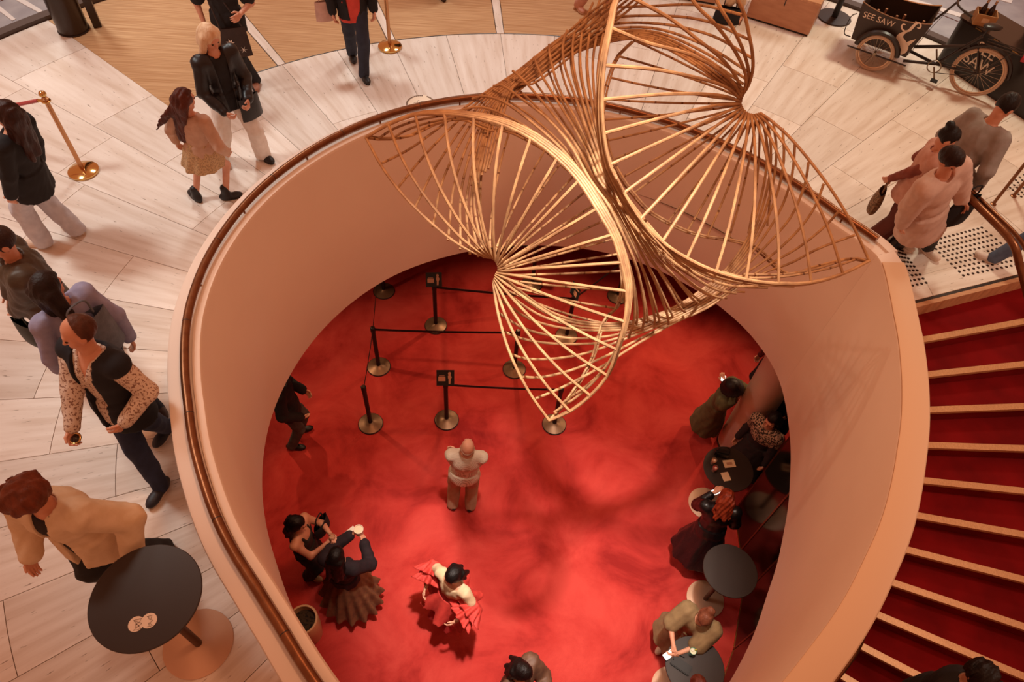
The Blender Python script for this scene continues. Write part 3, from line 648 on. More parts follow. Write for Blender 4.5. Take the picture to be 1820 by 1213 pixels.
# ------------------------------------------------------------------ hanging sculpture of bent rattan rods
def rattan():
    m = mat('rattan', 'cf9a63', .55, spec=.3); nt = m.node_tree; b = nt.nodes['Principled BSDF']
    uv = nt.nodes.new('ShaderNodeUVMap'); uv.uv_map = 'length'; sp = nt.nodes.new('ShaderNodeSeparateXYZ'); nt.links.new(uv.outputs[0], sp.inputs[0])
    n1 = nt.nodes.new('ShaderNodeTexNoise'); n1.inputs['Scale'].default_value = 9; tc = nt.nodes.new('ShaderNodeTexCoord'); nt.links.new(tc.outputs['Object'], n1.inputs['Vector'])
    cr = nt.nodes.new('ShaderNodeValToRGB'); cr.color_ramp.elements[0].color = S('8c6648'); cr.color_ramp.elements[1].color = S('b58c62'); cr.color_ramp.elements[0].position = .3; cr.color_ramp.elements[1].position = .7
    nt.links.new(n1.outputs[0], cr.inputs[0])
    fr = nt.nodes.new('ShaderNodeMath'); fr.operation = 'FRACT'; mu = nt.nodes.new('ShaderNodeMath'); mu.operation = 'MULTIPLY'; mu.inputs[1].default_value = 4.5
    nt.links.new(sp.outputs[0], mu.inputs[0]); nt.links.new(mu.outputs[0], fr.inputs[0])
    lt = nt.nodes.new('ShaderNodeMath'); lt.operation = 'LESS_THAN'; lt.inputs[1].default_value = .07; nt.links.new(fr.outputs[0], lt.inputs[0])
    ml = nt.nodes.new('ShaderNodeMath'); ml.operation = 'MULTIPLY'; nt.links.new(lt.outputs[0], ml.inputs[0]); nt.links.new(sp.outputs[1], ml.inputs[1])
    mx = nt.nodes.new('ShaderNodeMix'); mx.data_type = 'RGBA'; mx.inputs[7].default_value = S('6b4226'); nt.links.new(ml.outputs[0], mx.inputs[0]); nt.links.new(cr.outputs[0], mx.inputs[6])
    nt.links.new(mx.outputs[2], b.inputs['Base Color']); return m
RAT = rattan(); DS = 1.17
sculpt = thing('hanging_sculpture', 'large hanging sculpture of bent golden rattan rods fanned into twisted wings over the void', 'sculpture', tuple(RAY(1095, 345, 4.1*DS)))
def rod(pts, r=.0125, nodes=0., n=26, name='rod'):
    c = smooth_curve([RAY(p[0], p[1], p[2]*DS) for p in pts], n); g = Geo().tube(c, r*.88, 7); L = np.r_[0, np.cumsum(np.linalg.norm(np.diff(c, axis=0), axis=1))]
    o = obj(name, g, RAT, sculpt, True); me = o.data; uvl = me.uv_layers.new(name='length'); ph = random.random()
    og = np.array(sculpt.location); idx = np.zeros(len(me.loops), np.int32); me.loops.foreach_get('vertex_index', idx)
    u = np.repeat(L+ph, 7)[idx] if len(me.vertices) == len(L)*7 else np.zeros(len(idx)); uvl.data.foreach_set('uv', np.stack([u, np.full(len(u), nodes)], 1).astype(np.float32).ravel())
    return o
def along(poly, ts):
    P = np.array(poly, float); L = np.r_[0, np.cumsum(np.linalg.norm(np.diff(P[:, :2], axis=0), axis=1))]; L /= L[-1]
    return np.array([[np.interp(q, L, P[:, k]) for k in range(P.shape[1])] for q in ts])
def fan(ring, arc, bow, bdir, bulge, r, nodes=0., even=False):
    n = len(arc); rp = along(ring, np.linspace(0, 1, n)); bw = np.interp(np.linspace(0, 1, n), np.linspace(0, 1, len(bow)), bow)
    for i in range(n):
        a = np.array(arc[i], float); b = rp[i]; d = (b-a)[:2]; pn = np.array([-d[1], d[0]])/np.linalg.norm(d); pn = pn if pn @ np.array(bdir) > 0 else -pn
        pts = []
        for q in (0, .2, .4, .6, .8, .93, 1):
            w = 4*q*(1-q) if q < .5 else 1-(2*q-1)**3      # fuller towards the neck
            if even: w = w*(1-i/(n-1))+4*q*(1-q)*i/(n-1)
            p = a+(b-a)*q; p[:2] += pn*bw[i]*w; p[2] += -bulge*4*q*(1-q); pts.append(p)
        rod(pts, r, nodes)
# left wing: neck ring, front fan and back fan
RING1 = [(868, 458, 4.55), (876, 459, 4.52), (882, 465, 4.5), (886, 474, 4.5), (886, 482, 4.52), (881, 488, 4.55), (877, 502, 4.6)]
ARC1 = [(650, 245, 4.5), (690, 222, 4.42), (738, 205, 4.35), (790, 203, 4.28), (842, 209, 4.2), (893, 222, 4.12), (943, 246, 4.05), (990, 282, 4.0), (1028, 322, 3.95), (1060, 372, 3.92), (1087, 418, 3.92),
        (1104, 467, 3.95), (1114, 518, 4.0), (1110, 572, 4.06), (1096, 622, 4.14), (1079, 668, 4.24), (1049, 704, 4.34), (1013, 732, 4.42), (976, 748, 4.5)]
fan(RING1, ARC1, [28, 24, 17, 10, 2, 0, 0, 0, 4, 12, 17, 20], (-.7, .7), .12, .0125, 0., True)
BACK1 = [(868, 232, 4.9), (905, 235, 4.95), (968, 268, 5.0), (995, 292, 5.0), (1020, 312, 5.0), (1041, 340, 5.0), (1056, 364, 5.0), (1074, 392, 5.0), (1090, 425, 5.0), (1098, 452, 5.0), (1104, 482, 5.0), (1104, 516, 5.0), (1094, 548, 5.0), (1070, 574, 4.95)]
fan(RING1, BACK1, [14, 6, 0, 0, 0, 0, 4, 8], (-.7, .7), -.10, .0105, 1.)
# right wing
RING2 = [(1321, 167, 4.5), (1317, 177, 4.52), (1317, 187, 4.55), (1321, 195, 4.55), (1329, 202, 4.55), (1339, 204, 4.55), (1351, 201, 4.5)]
EDGE4 = [(1262, -140, 3.75), (1295, -60, 3.8), (1312, 0, 3.86), (1323, 24, 3.92), (1331, 60, 4.0), (1337, 92, 4.1), (1338, 122, 4.25), (1331, 150, 4.4), (1321, 167, 4.5)]
ARC2F = [(1245, -135, 3.7), (1180, -100, 3.68), (1120, -40, 3.66), (1098, -5, 3.66), (1086, 50, 3.68), (1074, 116, 3.74), (1070, 177, 3.82), (1073, 237, 3.9), (1084, 293, 3.98), (1109, 343, 4.05), (1138, 390, 4.1), (1177, 430, 4.15), (1221, 459, 4.2), (1273, 483, 4.22),
         (1326, 497, 4.26), (1384, 504, 4.3), (1442, 502, 4.36), (1498, 487, 4.42), (1545, 464, 4.5)]
rod(EDGE4, .0135); 
rod([(1180, -100, 3.68), (1231, 0, 3.8), (1268, 39, 3.9), (1299, 79, 4.05), (1321, 120, 4.2), (1326, 146, 4.35), (1320, 169, 4.5)], .0135)
rod([(1235, -110, 3.7), (1274, 0, 3.8), (1302, 49, 3.92), (1321, 90, 4.1), (1331, 129, 4.3), (1327, 152, 4.42), (1320, 168, 4.5)], .0135)
rod([(1098, -18, 3.66), (1131, 0, 3.72), (1189, 32, 3.85), (1242, 72, 3.98), (1285, 107, 4.15), (1311, 142, 4.35), (1319, 172, 4.5)], .0135)
rod([(1086, 50, 3.68), (1150, 76, 3.8), (1221, 95, 3.95), (1274, 122, 4.15), (1304, 148, 4.35), (1318, 175, 4.5)], .0135)
rod([(1074, 116, 3.74), (1167, 124, 3.9), (1253, 142, 4.15), (1295, 158, 4.35), (1317, 178, 4.52)], .0135)
rod([(1070, 177, 3.82), (1189, 167, 4.0), (1274, 169, 4.3), (1317, 180, 4.52)], .0135)
rod([(1073, 237, 3.9), (1193, 205, 4.1), (1270, 188, 4.35), (1316, 184, 4.52)], .0135)
fan(RING2[2:], ARC2F[8:], [0, 0, 0, 2, 5, 10, 13, 17, 19, 21], (1, .2), .14, .0125)
BACK2 = [(1190, 86, 4.95), (1128, 72, 5.0), (1100, 100, 5.0), (1085, 138, 5.0), (1076, 176, 5.0), (1073, 213, 5.0), (1080, 250, 5.0), (1090, 283, 5.0), (1107, 315, 5.0), (1127, 343, 5.0), (1155, 374, 5.0), (1188, 394, 5.0), (1222, 410, 5.0), (1257, 420, 5.0), (1295, 425, 4.98), (1330, 415, 4.95), (1364, 402, 4.9)]
fan(RING2, BACK2, [2, 4, 4, 2, 0, 0, 2, 6, 10], (1, .2), -.08, .0105, 1.)
# rims of the two wings: several rods side by side
for k, (dx, dy, dd) in enumerate(((0, 0, 0), (3, -4, .03), (6, -7, .06), (9, -10, .10))):
    rod([(p[0]+dx*(.2+.8*math.sin(math.pi*i/(len(ARC1)-1))), p[1]+dy*(.2+.8*math.sin(math.pi*i/(len(ARC1)-1))), p[2]+dd) for i, p in enumerate(ARC1)], .0125, 0, 40, 'rim_rod')
for k, (dx, dy, dd) in enumerate(((0, 0, 0), (-5, 3, .03), (-9, 5, .07))):
    rod([(p[0]+dx*(.2+.8*math.sin(math.pi*i/(len(ARC2F)-1))), p[1]+dy*(.2+.8*math.sin(math.pi*i/(len(ARC2F)-1))), p[2]+dd) for i, p in enumerate(ARC2F)], .014, 0, 44, 'rim_rod')
A1B = [(650, 245, 4.5), (672, 248, 4.55), (700, 247, 4.62), (735, 240, 4.7), (775, 221, 4.78), (820, 212, 4.85)]+BACK1+[(1050, 640, 4.8), (1012, 704, 4.65), (976, 748, 4.5)]
A2B = BACK2[1:]+[(1400, 487, 4.75), (1440, 476, 4.68), (1500, 461, 4.58), (1522, 459, 4.54), (1545, 464, 4.5)]
A2Bb = BACK2[1:-2]+[(1345, 440, 4.95), (1400, 487, 4.75), (1440, 476, 4.68), (1500, 461, 4.58), (1522, 459, 4.54), (1545, 464, 4.5)]
for dx, dd in ((0, 0), (5, .05)):
    rod([(p[0]+dx, p[1]-dx*.5, p[2]+dd) for p in A1B], .0105, 1., 44, 'rim_rod'); rod([(p[0]-dx, p[1]+dx*.4, p[2]+dd) for p in A2Bb], .0105, 1., 44, 'rim_rod')
# upper band: from the left wing's edge through the tight waist to the right wing's edge
g0 = [(679, 290), (707, 334), (737, 370), (769, 403), (796, 427), (818, 444), (835, 452), (850, 456), (860, 458), (866, 459)]
g1 = [(740, 257), (763, 267), (780, 288), (793, 305), (812, 310), (823, 320), (831, 340), (838, 345), (843, 335), (849, 325)]
gR = [(1072, 20), (1070, 36), (1072, 46), (1073, 55), (1075, 60), (1078, 64), (1080, 67), (1082, 70), (1084, 72), (1086, 74)]
gS = [(1160, 11), (1167, 28), (1167, 42), (1160, 50), (1160, 56), (1158, 60), (1156, 64), (1154, 67), (1152, 70), (1150, 72)]
gT = [(1242, 9), (1253, 37), (1262, 62), (1252, 80), (1245, 89), (1240, 95), (1236, 99), (1230, 102), (1226, 105), (1222, 107)]
gE = [(1321, 27), (1331, 70), (1336, 103), (1329, 127), (1325, 140), (1322, 150), (1321, 158), (1320, 163), (1319, 168), (1318, 172)]
for j in range(10):
    q = j/9; ed = np.interp(j, [0, 1, 2, 3, 9], [3.93, 4.03, 4.18, 4.28, 4.5])
    rod([(*g0[j], 4.55), (*g1[j], 4.78), (852+32*q, 172+33*q, 5.0), (918+30*q, 128+12*q, 5.1), (985+18*q, 75+27*q, 5.1), (*gR[j], 4.95), (*gS[j], 4.65), (*gT[j], 4.4), (*gE[j], ed)], .0115, .7, 40)
for j in range(6):                                                   # rods that leave the band upwards
    q = j/5
    rod([(838+6*j, 330-6*j, 4.8), (862+10*j, 215-12*j, 5.0), (930+4*j, 128+4*j, 5.05), (1000+4*j, 66+6*j, 5.0), (1055+10*j, 18+2*j, 4.8), (1110+16*j, -22-4*j, 4.5), (1190+12*j, -85, 4.1)], .011, .6, 30)
# lower band: from the left wing's lower edge round to the right wing's edge
L3 = [[(952, 709, 4.5), (1001, 688, 4.6), (1071, 651, 4.75), (1122, 618, 4.9), (1193, 577, 5.0), (1261, 545, 5.0), (1343, 492, 4.9), (1405, 468, 4.75), (1455, 442, 4.6), (1520, 418, 4.5)],
      [(929, 670, 4.52), (961, 671, 4.6), (1013, 659, 4.7), (1071, 636, 4.8), (1128, 607, 4.95), (1195, 573, 5.0), (1262, 539, 5.0), (1358, 476, 4.85), (1421, 439, 4.7), (1468, 401, 4.6), (1493, 373, 4.5)],
      [(909, 630, 4.54), (935, 638, 4.62), (984, 638, 4.72), (1042, 628, 4.85), (1100, 607, 4.95), (1195, 569, 5.0), (1262, 533, 5.0), (1320, 490, 4.92), (1374, 452, 4.8), (1421, 407, 4.68), (1449, 367, 4.58), (1464, 327, 4.5)],
      [(896, 590, 4.55), (927, 602, 4.65), (970, 610, 4.75), (1028, 612, 4.85), (1085, 605, 4.95), (1194, 565, 5.0), (1262, 528, 5.0), (1310, 488, 4.95), (1358, 441, 4.82), (1405, 387, 4.68), (1430, 329, 4.55), (1437, 288, 4.48)],
      [(886, 556, 4.57), (927, 582, 4.68), (970, 595, 4.78), (1028, 602, 4.88), (1100, 594, 4.98), (1193, 561, 5.0), (1262, 522, 5.0), (1308, 482, 4.95), (1355, 425, 4.85), (1390, 367, 4.7), (1408, 310, 4.55), (1413, 256, 4.48)],
      [(892, 535, 4.58), (941, 567, 4.75), (999, 583, 4.85), (1071, 588, 4.95), (1129, 582, 5.0), (1193, 557, 5.0), (1261, 517, 5.0), (1306, 477, 4.95), (1350, 415, 4.85), (1380, 348, 4.7), (1393, 285, 4.55), (1391, 228, 4.5)],
      [(890, 512, 4.58), (941, 550, 4.75), (984, 570, 4.85), (1042, 582, 4.92), (1114, 581, 5.0), (1193, 554, 5.0), (1261, 512, 5.0), (1304, 474, 4.95), (1345, 412, 4.85), (1372, 335, 4.7), (1380, 270, 4.58), (1374, 215, 4.5)],
      [(893, 500, 4.57), (950, 544, 4.75), (990, 565, 4.85), (1042, 577, 4.92), (1114, 577, 5.0), (1193, 551, 5.0), (1261, 508, 5.0), (1303, 470, 4.95), (1341, 409, 4.85), (1366, 325, 4.7), (1370, 260, 4.6), (1362, 208, 4.5)],
      [(889, 490, 4.56), (955, 540, 4.75), (992, 560, 4.85), (1042, 573, 4.92), (1114, 573, 5.0), (1193, 549, 5.0), (1261, 505, 5.0), (1301, 466, 4.95), (1337, 405, 4.85), (1360, 315, 4.7), (1362, 250, 4.6), (1352, 203, 4.5)]]
for c in L3: rod(c, .0115, 0., 44)
# middle saddle: rods hook over the upper band, gather in the waist and spread to the lower band
UPP = [[(806, 200), (853, 190), (902, 207), (942, 231), (997, 275), (1034, 318)], [(839, 176), (861, 171), (896, 182), (942, 215), (997, 264), (1042, 320)], [(877, 153), (893, 152), (929, 177), (970, 209), (1010, 253), (1050, 322)],
       [(911, 126), (929, 141), (961, 177), (1005, 232), (1032, 272), (1057, 322)], [(949, 101), (961, 131), (989, 177), (1027, 239), (1046, 276), (1065, 322)], [(976, 79), (978, 103), (994, 158), (1027, 218), (1050, 268), (1072, 321)],
       [(1008, 54), (1000, 82), (1005, 122), (1027, 185), (1052, 255), (1078, 321)], [(1032, 35), (1019, 68), (1020, 122), (1038, 190), (1058, 252), (1083, 321)], [(1054, 5), (1035, 54), (1032, 122), (1047, 196), (1064, 256), (1087, 321)],
       [(1066, 0), (1048, 60), (1044, 122), (1056, 204), (1070, 260), (1091, 321)], [(1077, -3), (1057, 82), (1054, 136), (1062, 214), (1074, 264), (1094, 321)], [(1085, -3), (1066, 95), (1062, 150), (1067, 220), (1078, 268), (1098, 321)]]
LOW = [[(1068, 372), (1099, 446), (1109, 510), (1111, 576), (1085, 655)], [(1076, 370), (1109, 444), (1124, 500), (1128, 563), (1108, 632)], [(1083, 368), (1118, 442), (1136, 492), (1146, 555), (1138, 612)], [(1090, 367), (1128, 444), (1148, 496), (1163, 560), (1163, 602)],
       [(1096, 366), (1138, 446), (1164, 500), (1186, 560), (1190, 590)], [(1102, 366), (1150, 450), (1177, 491), (1207, 544), (1226, 564)], [(1107, 366), (1158, 450), (1190, 482), (1226, 527), (1253, 548)], [(1112, 366), (1166, 448), (1205, 484), (1250, 520), (1283, 531)],
       [(1116, 366), (1174, 446), (1222, 484), (1270, 514), (1308, 522)], [(1120, 366), (1182, 445), (1240, 488), (1296, 508), (1346, 509)], [(1123, 367), (1190, 446), (1250, 484), (1315, 502), (1390, 507)], [(1127, 368), (1196, 446), (1256, 482), (1325, 499), (1440, 505)]]
for j in range(1, 7): LOW[j][-1] = tuple(.45*a+.55*b for a, b in zip(LOW[j][-2], LOW[j][-1]))
DU = [5.0, 4.95, 4.8, 4.55, 4.35, 4.2]; DL = [4.2, 4.3, 4.5, 4.75, 4.95]
for j in range(12):
    e = np.interp(j, [0, 3, 8, 11], [-.25, 0, 0, -.35])
    up_ = [(p[0], p[1], d+e*(.2 if i < 3 else .6)) for i, (p, d) in enumerate(zip(UPP[j], DU))]; lo_ = [(p[0], p[1], d+e) for p, d in zip(LOW[j], DL)]
    if j == 0: lo_ = [(p[0], p[1], d) for p, d in zip(LOW[0], (4.0, 4.05, 4.1, 4.2, 4.35))]
    if j > 9: lo_ = [(p[0], p[1], d) for p, d in zip(LOW[j], (4.15, 4.2, 4.28, 4.33, 4.42))]
    rod(up_+lo_, .012, 0., 40)
    if 0 < j < 11:                                                   # the second, deeper layer of the saddle
        a, b2 = UPP[j], UPP[j+1]; c, d2 = LOW[j], LOW[j+1]
        rod([((p[0]+q[0])/2+5, (p[1]+q[1])/2+9, d+.22) for p, q, d in zip(a, b2, DU)]+[((p[0]+q[0])/2-4, (p[1]+q[1])/2+4, d+.18) for p, q, d in zip(c, d2, DL)], .0108, 0., 36)
# small rods inside the three leaf tips
for c in ([(672, 247, 4.55), (700, 229, 4.5), (750, 212, 4.42), (815, 205, 4.35), (893, 224, 4.2)], [(697, 246, 4.62), (728, 229, 4.58), (775, 215, 4.5), (830, 209, 4.4), (900, 228, 4.25)], [(730, 240, 4.7), (760, 224, 4.65), (800, 214, 4.55), (850, 213, 4.45), (912, 232, 4.3)],
          [(1522, 461, 4.54), (1470, 478, 4.5), (1400, 491, 4.45), (1330, 494, 4.4), (1270, 480, 4.35)], [(1500, 462, 4.58), (1450, 478, 4.55), (1390, 488, 4.5), (1320, 488, 4.45)], [(1000, 716, 4.6), (1050, 680, 4.5), (1085, 640, 4.35), (1104, 590, 4.2)], [(985, 733, 4.55), (1035, 698, 4.48), (1075, 655, 4.35), (1106, 600, 4.15)]):
    rod(c, .0105, 1., 22)
# thin steel cables up to the ceiling
for p in ((1180, -100, 3.68), (1100, -22, 3.9), (1262, -138, 3.75)):
    a = RAY(p[0], p[1], p[2]*DS); obj('cable', Geo().tube([a, (a[0], a[1], 11.0)], .002, 5), DARK, sculpt)
# ------------------------------------------------------------------ furniture and fittings
# standing bar tables: dark round top, stem, pale base disc
TOPM = mat('table_top_dark', '2c1d16', .45, col2='281a13', scale=3); STEM = mat('table_stem', '4a2c1c', .4, .5); BASE = mat('table_base', 'd2a588', .45, .1, col2='c79a7c', scale=2)
def bar_table(loc, label):
    t = thing('bar_table', label, 'table', loc, 'standing bar tables'); x, y, z = loc
    obj('table_top', Geo().lathe(loc, [(.30, 1.045), (.314, 1.05), (.318, 1.058), (.318, 1.066), (.314, 1.07)], 56), TOPM, t, True)
    obj('stem', Geo().lathe(loc, [(.028, .01), (.028, 1.046)], 20), STEM, t, True)
    obj('base', Geo().lathe(loc, [(.235, 0), (.239, .004), (.239, .010), (.234, .014)], 56), BASE, t, True); return t
ut = bar_table((-1.915, 1.322, ZU), 'round dark bar table on a pale disc base beside the curved balustrade, with sticker')
# double round sticker on the table top
sc_ = W(253, 1108, ZU+1.072); st = thing('sticker', 'cream double-circle sticker with zigzag line drawings on the dark bar table', 'sticker', tuple(sc_))
c1 = W(242, 1110, ZU+1.071); c2 = W(265, 1104, ZU+1.071); SK = mat('sticker_cream', 'f2e6d8', .6); INK = mat('sticker_ink', '3a2418', .7)
for i, c in enumerate((c1, c2)): obj('disc', Geo().lathe(tuple(c), [(.044, 0), (.044, .0012+.0006*i)], 32), SK, st)
def zig(pts, z): return Geo().tube([W(200+p[0]/17.33, 1070+p[1]/17.33, z) for p in pts], .0011, 4)
for pts in ([(640, 585), (900, 515), (820, 640), (905, 670), (800, 745), (880, 835), (640, 890), (800, 745), (650, 590), (820, 640), (710, 690), (820, 745), (700, 800), (720, 690)], [(1060, 462), (1215, 425), (1170, 545), (1240, 580), (1140, 655), (1230, 735), (1065, 775)], [(1100, 462), (1130, 545), (1170, 545)], [(1125, 735), (1115, 655), (1140, 655)]):
    obj('line_drawing', zig(pts, ZU+1.0745), INK, st)
TA = (3.22, 4.15, 0.); TB = (3.0, 2.84, 0.); TC = (2.42, 1.79, 0.)
bar_table(TA, 'round dark bar table with handbag, glasses and cards in front of the pale column')
bar_table(TB, 'empty round dark bar table in the lower foyer, middle of the three on the right')
bar_table(TC, 'round dark bar table holding a green drink at the bottom right of the carpet')
# things on the tables
CREAM = mat('card_cream', 'd9b48e', .7); GLS = mat('tumbler_glass', 'f2d6c4', .05, trans=.9); 
def card(px, w, l, ang, label, nm='card', m=CREAM, z=1.072, inlay=None):
    c = W(px[0], px[1], z); o = thing(nm, label, nm.replace('_', ' '), tuple(c)); obj('sheet', Geo().box((c[0], c[1], z+.004), (w, l, .006), math.radians(ang)), m, o)
    if inlay: obj('print', Geo().box((c[0], c[1], z+.0085), (w*.5, l*.35, .001), math.radians(ang)), inlay, o)
card((1296, 825), .15, .105, 8, 'cream card with a printed panel on the table by the handbag', 'menu_card', inlay=mat('card_print', 'b07a5c', .7))
card((1290, 848), .10, .12, 12, 'small cream card under the lit phone on the table', 'menu_card')
for px, lab, cc in (((1268, 821), 'short glass of pale drink, further from the redhead, on the table', 'd7a17c'), ((1270, 834), 'short glass with a pink drink and lemon on the table', 'c2524a')):
    c = W(px[0], px[1], 1.12); c[2] = 1.07; t = thing('glass', lab, 'glass', tuple(c), 'glasses on the table')
    obj('tumbler', Geo().lathe(tuple(c), [(.030, .002), (.036, .10), (.033, .10), (.027, .008)], 20, False), GLS, t, True)
    obj('drink', Geo().lathe(tuple(c), [(.0268, .009), (.031, .075), (.0, .0755)], 20, False), mat('drink_'+cc, cc, .25), t, True); obj('ice', Geo().box((c[0]+.008, c[1], c[2]+.075), (.022, .022, .02), .5), mat('ice', 'f3ddc8', .2), t)
c = W(1284, 806, 1.13); HB = thing('handbag', 'small black handbag with a looped handle standing on the table', 'bag', (c[0], c[1], 1.071))
obj('bag_body', Geo().box((c[0], c[1], 1.125), (.19, .085, .105), math.radians(-12)), mat('black_leather', '15100f', .38), HB, False, .02)
a = math.radians(-12); dx = np.array([math.cos(a), math.sin(a), 0]); obj('handle', Geo().tube(smooth_curve([c*[1, 1, 0]+np.array([0, 0, 1.17])+dx*x+np.array([0, 0, hz]) for x, hz in ((-.075, 0), (-.06, .075), (0, .11), (.06, .075), (.075, 0))], 18), .006, 7), BLACK, HB, True)
c = W(1230, 1160, 1.13); GD = thing('drink_cup', 'green glass tumbler with ice and a lime wedge on the bar table', 'drink', (c[0], c[1], 1.071)); c[2] = 1.071
obj('tumbler', Geo().lathe(tuple(c), [(.030, .0), (.038, .11), (.035, .11), (.028, .008)], 20, False), mat('green_glass', '1f7a62', .1), GD, True); obj('drink', Geo().lathe(tuple(c), [(.034, .098), (.0, .099)], 20, False), mat('pale_drink', 'd9d8b8', .3), GD)
obj('lime_wedge', Geo().ball((c[0]+.03, c[1]+.012, c[2]+.112), (.016, .008, .012), 10), mat('lime', 'c7b848', .4), GD, True); obj('ice', Geo().box((c[0]-.008, c[1]+.01, c[2]+.10), (.022, .022, .018), .4), mat('ice', 'f3ddc8', .2), GD)
c = W(1205, 1180, 1.08); LB = thing('clutch_bag', 'flat black clutch lying on the bar table near the frame edge', 'bag', (c[0], c[1], 1.071)); obj('bag_body', Geo().box((c[0]+.03, c[1]-.02, 1.085), (.22, .11, .028), -.6), BLACK, LB, False, .008); obj('strap', Geo().tube(smooth_curve([(c[0]-.05, c[1]+.03, 1.1), (c[0]-.02, c[1]+.10, 1.078), (c[0]+.08, c[1]+.06, 1.078)], 12), .005, 6), BLACK, LB)

# belt stanchions on the red carpet
PB = mat('stanchion_base', '8a6a50', .42, .6, col2='7c5e46', scale=4)
def stanchion(loc, label):
    t = thing('belt_stanchion', label, 'stanchion', loc, 'belt stanchions')
    obj('base', Geo().lathe(loc, [(.172, 0), (.175, .008), (.170, .022), (.10, .045), (.04, .062), (.032, .07)], 40), PB, t, True); obj('base_ring', Geo().lathe(loc, [(.176, .0), (.180, .004), (.180, .012), (.174, .018)], 40), BLACK, t, True)
    obj('post', Geo().lathe(loc, [(.031, .06), (.031, .90), (.036, .905), (.036, .985), (.030, .995), (.02, 1.0)], 20), BLACK, t, True)
    obj('cap', Geo().lathe(loc, [(.022, .998), (.022, 1.004)], 16), mat('steel', '8d7a68', .3, 1.), t); return t
SP = {'A': (673.2, 651.6), 'B': (658.7, 752.8), 'C': (793.9, 746), 'D': (774.7, 578), 'E': (985, 754), 'F': (914, 656), 'G': (1007, 597), 'H': (946, 504), 'I': (682.4, 517), 'J': (1098, 526)}
SL_ = {'A': 'black belt stanchion left of the upper queue lane, its belt running right', 'B': 'black belt stanchion nearest the man in dark jacket at the left wall', 'C': 'black belt stanchion with sign standing behind the bald man', 'D': 'black belt stanchion with sign in the back row of the queue',
       'E': 'black belt stanchion under the lower tip of the sculpture', 'F': 'black belt stanchion behind the left wing, ending the middle belt', 'G': 'black belt stanchion with a sign seen edge-on behind the sculpture', 'H': 'black belt stanchion farthest back behind the sculpture neck', 'I': 'black belt stanchion half hidden by the curved wall', 'J': 'black belt stanchion behind the dense rods of the sculpture'}
SX = {}
first = None
for k, p in SP.items():
    w = W(p[0], p[1], .02); w[2] = 0; SX[k] = w
    if first is None: first = stanchion(tuple(w), SL_[k])
    else: dup(first, tuple(w), SL_[k])
BELT = mat('belt_webbing', '120c0b', .7)
def belt(a, b, label, sag=.02):
    pa, pb = SX[a], SX[b]; d = nrm(pb-pa); n = 14; V = []
    for i in range(n+1):
        q = i/n; p = pa+d*.036+(pb-d*.036-pa-d*.036)*q; zz = .945-sag*4*q*(1-q)
        for y, zo in ((-.0015, .024), (.0015, .024), (.0015, -.024), (-.0015, -.024)): V.append((p[0]-d[1]*y, p[1]+d[0]*y, zz+zo))
    g = Geo().add(V, [(i*4+k, i*4+(k+1) % 4, (i+1)*4+(k+1) % 4, (i+1)*4+k) for i in range(n) for k in range(4)])
    tag(obj('queue_belt', g, BELT), label, 'belt', 'queue belts')
for a, b, l in (('A', 'F', 'black queue belt stretched across the middle row of stanchions'), ('D', 'G', 'black queue belt from the back sign post towards the sculpture'), ('C', 'E', 'black queue belt from the front sign post to the post under the sculpture tip'), ('A', 'I', 'black queue belt on the left from the half hidden post to the middle row'),
                ('A', 'B', 'black queue belt on the left between the two foremost left posts'), ('G', 'J', 'black queue belt slanting up right behind the sculpture'), ('I', 'H', 'black queue belt across the back along the curved wall')): belt(a, b, l)
def sign(k, ang, label):
    p = SX[k]; t = thing('queue_sign', label, 'sign', (p[0], p[1], 1.0), 'signs on stanchions'); a = math.radians(ang); X = np.array([math.cos(a), math.sin(a), 0]); Nn = np.array([math.sin(a), -math.cos(a), .75]); Nn /= np.linalg.norm(Nn); Y = np.cross(Nn, X)
    c = np.array([p[0], p[1], 1.115]); Rm = np.stack([X, Y, Nn], 1); kk = np.array
    obj('panel', Geo().box(c, (.24, .22, .012), 0, Rm), BLACK, t); obj('holder', Geo().tube([(p[0], p[1], 1.0), c-Y*.10], .012, 8), BLACK, t)
    PR = mat('sign_print', 'c98f70', .7)
    obj('figure_print', Geo().add([c+X*(.055+x)+Y*y+Nn*.008 for x, y in ((-.012, -.085), (.012, -.085), (.016, -.02), (.03, .01), (.02, .035), (.012, .04), (.02, .06), (.012, .085), (-.012, .085), (-.02, .06), (-.012, .04), (-.022, .03), (-.02, 0), (-.012, -.02))], [tuple(range(14))]), PR, t)
    obj('text_block', Geo().add([c+X*x+Y*y+Nn*.008 for x, y in ((-.095, -.045), (.0, -.045), (.0, .02), (-.095, .02))], [(0, 1, 2, 3)]), PR, t); obj('text_line', Geo().add([c+X*x+Y*y+Nn*.008 for x, y in ((-.085, .028), (-.01, .028), (-.01, .036), (-.085, .036))], [(0, 1, 2, 3)]), PR, t)
sign('C', 2, 'small black sign with a pink figure on the front sign post behind the bald man'); sign('D', 4, 'small black sign with a pink figure on the back row post'); sign('G', 75, 'small black sign seen edge-on behind the sculpture')

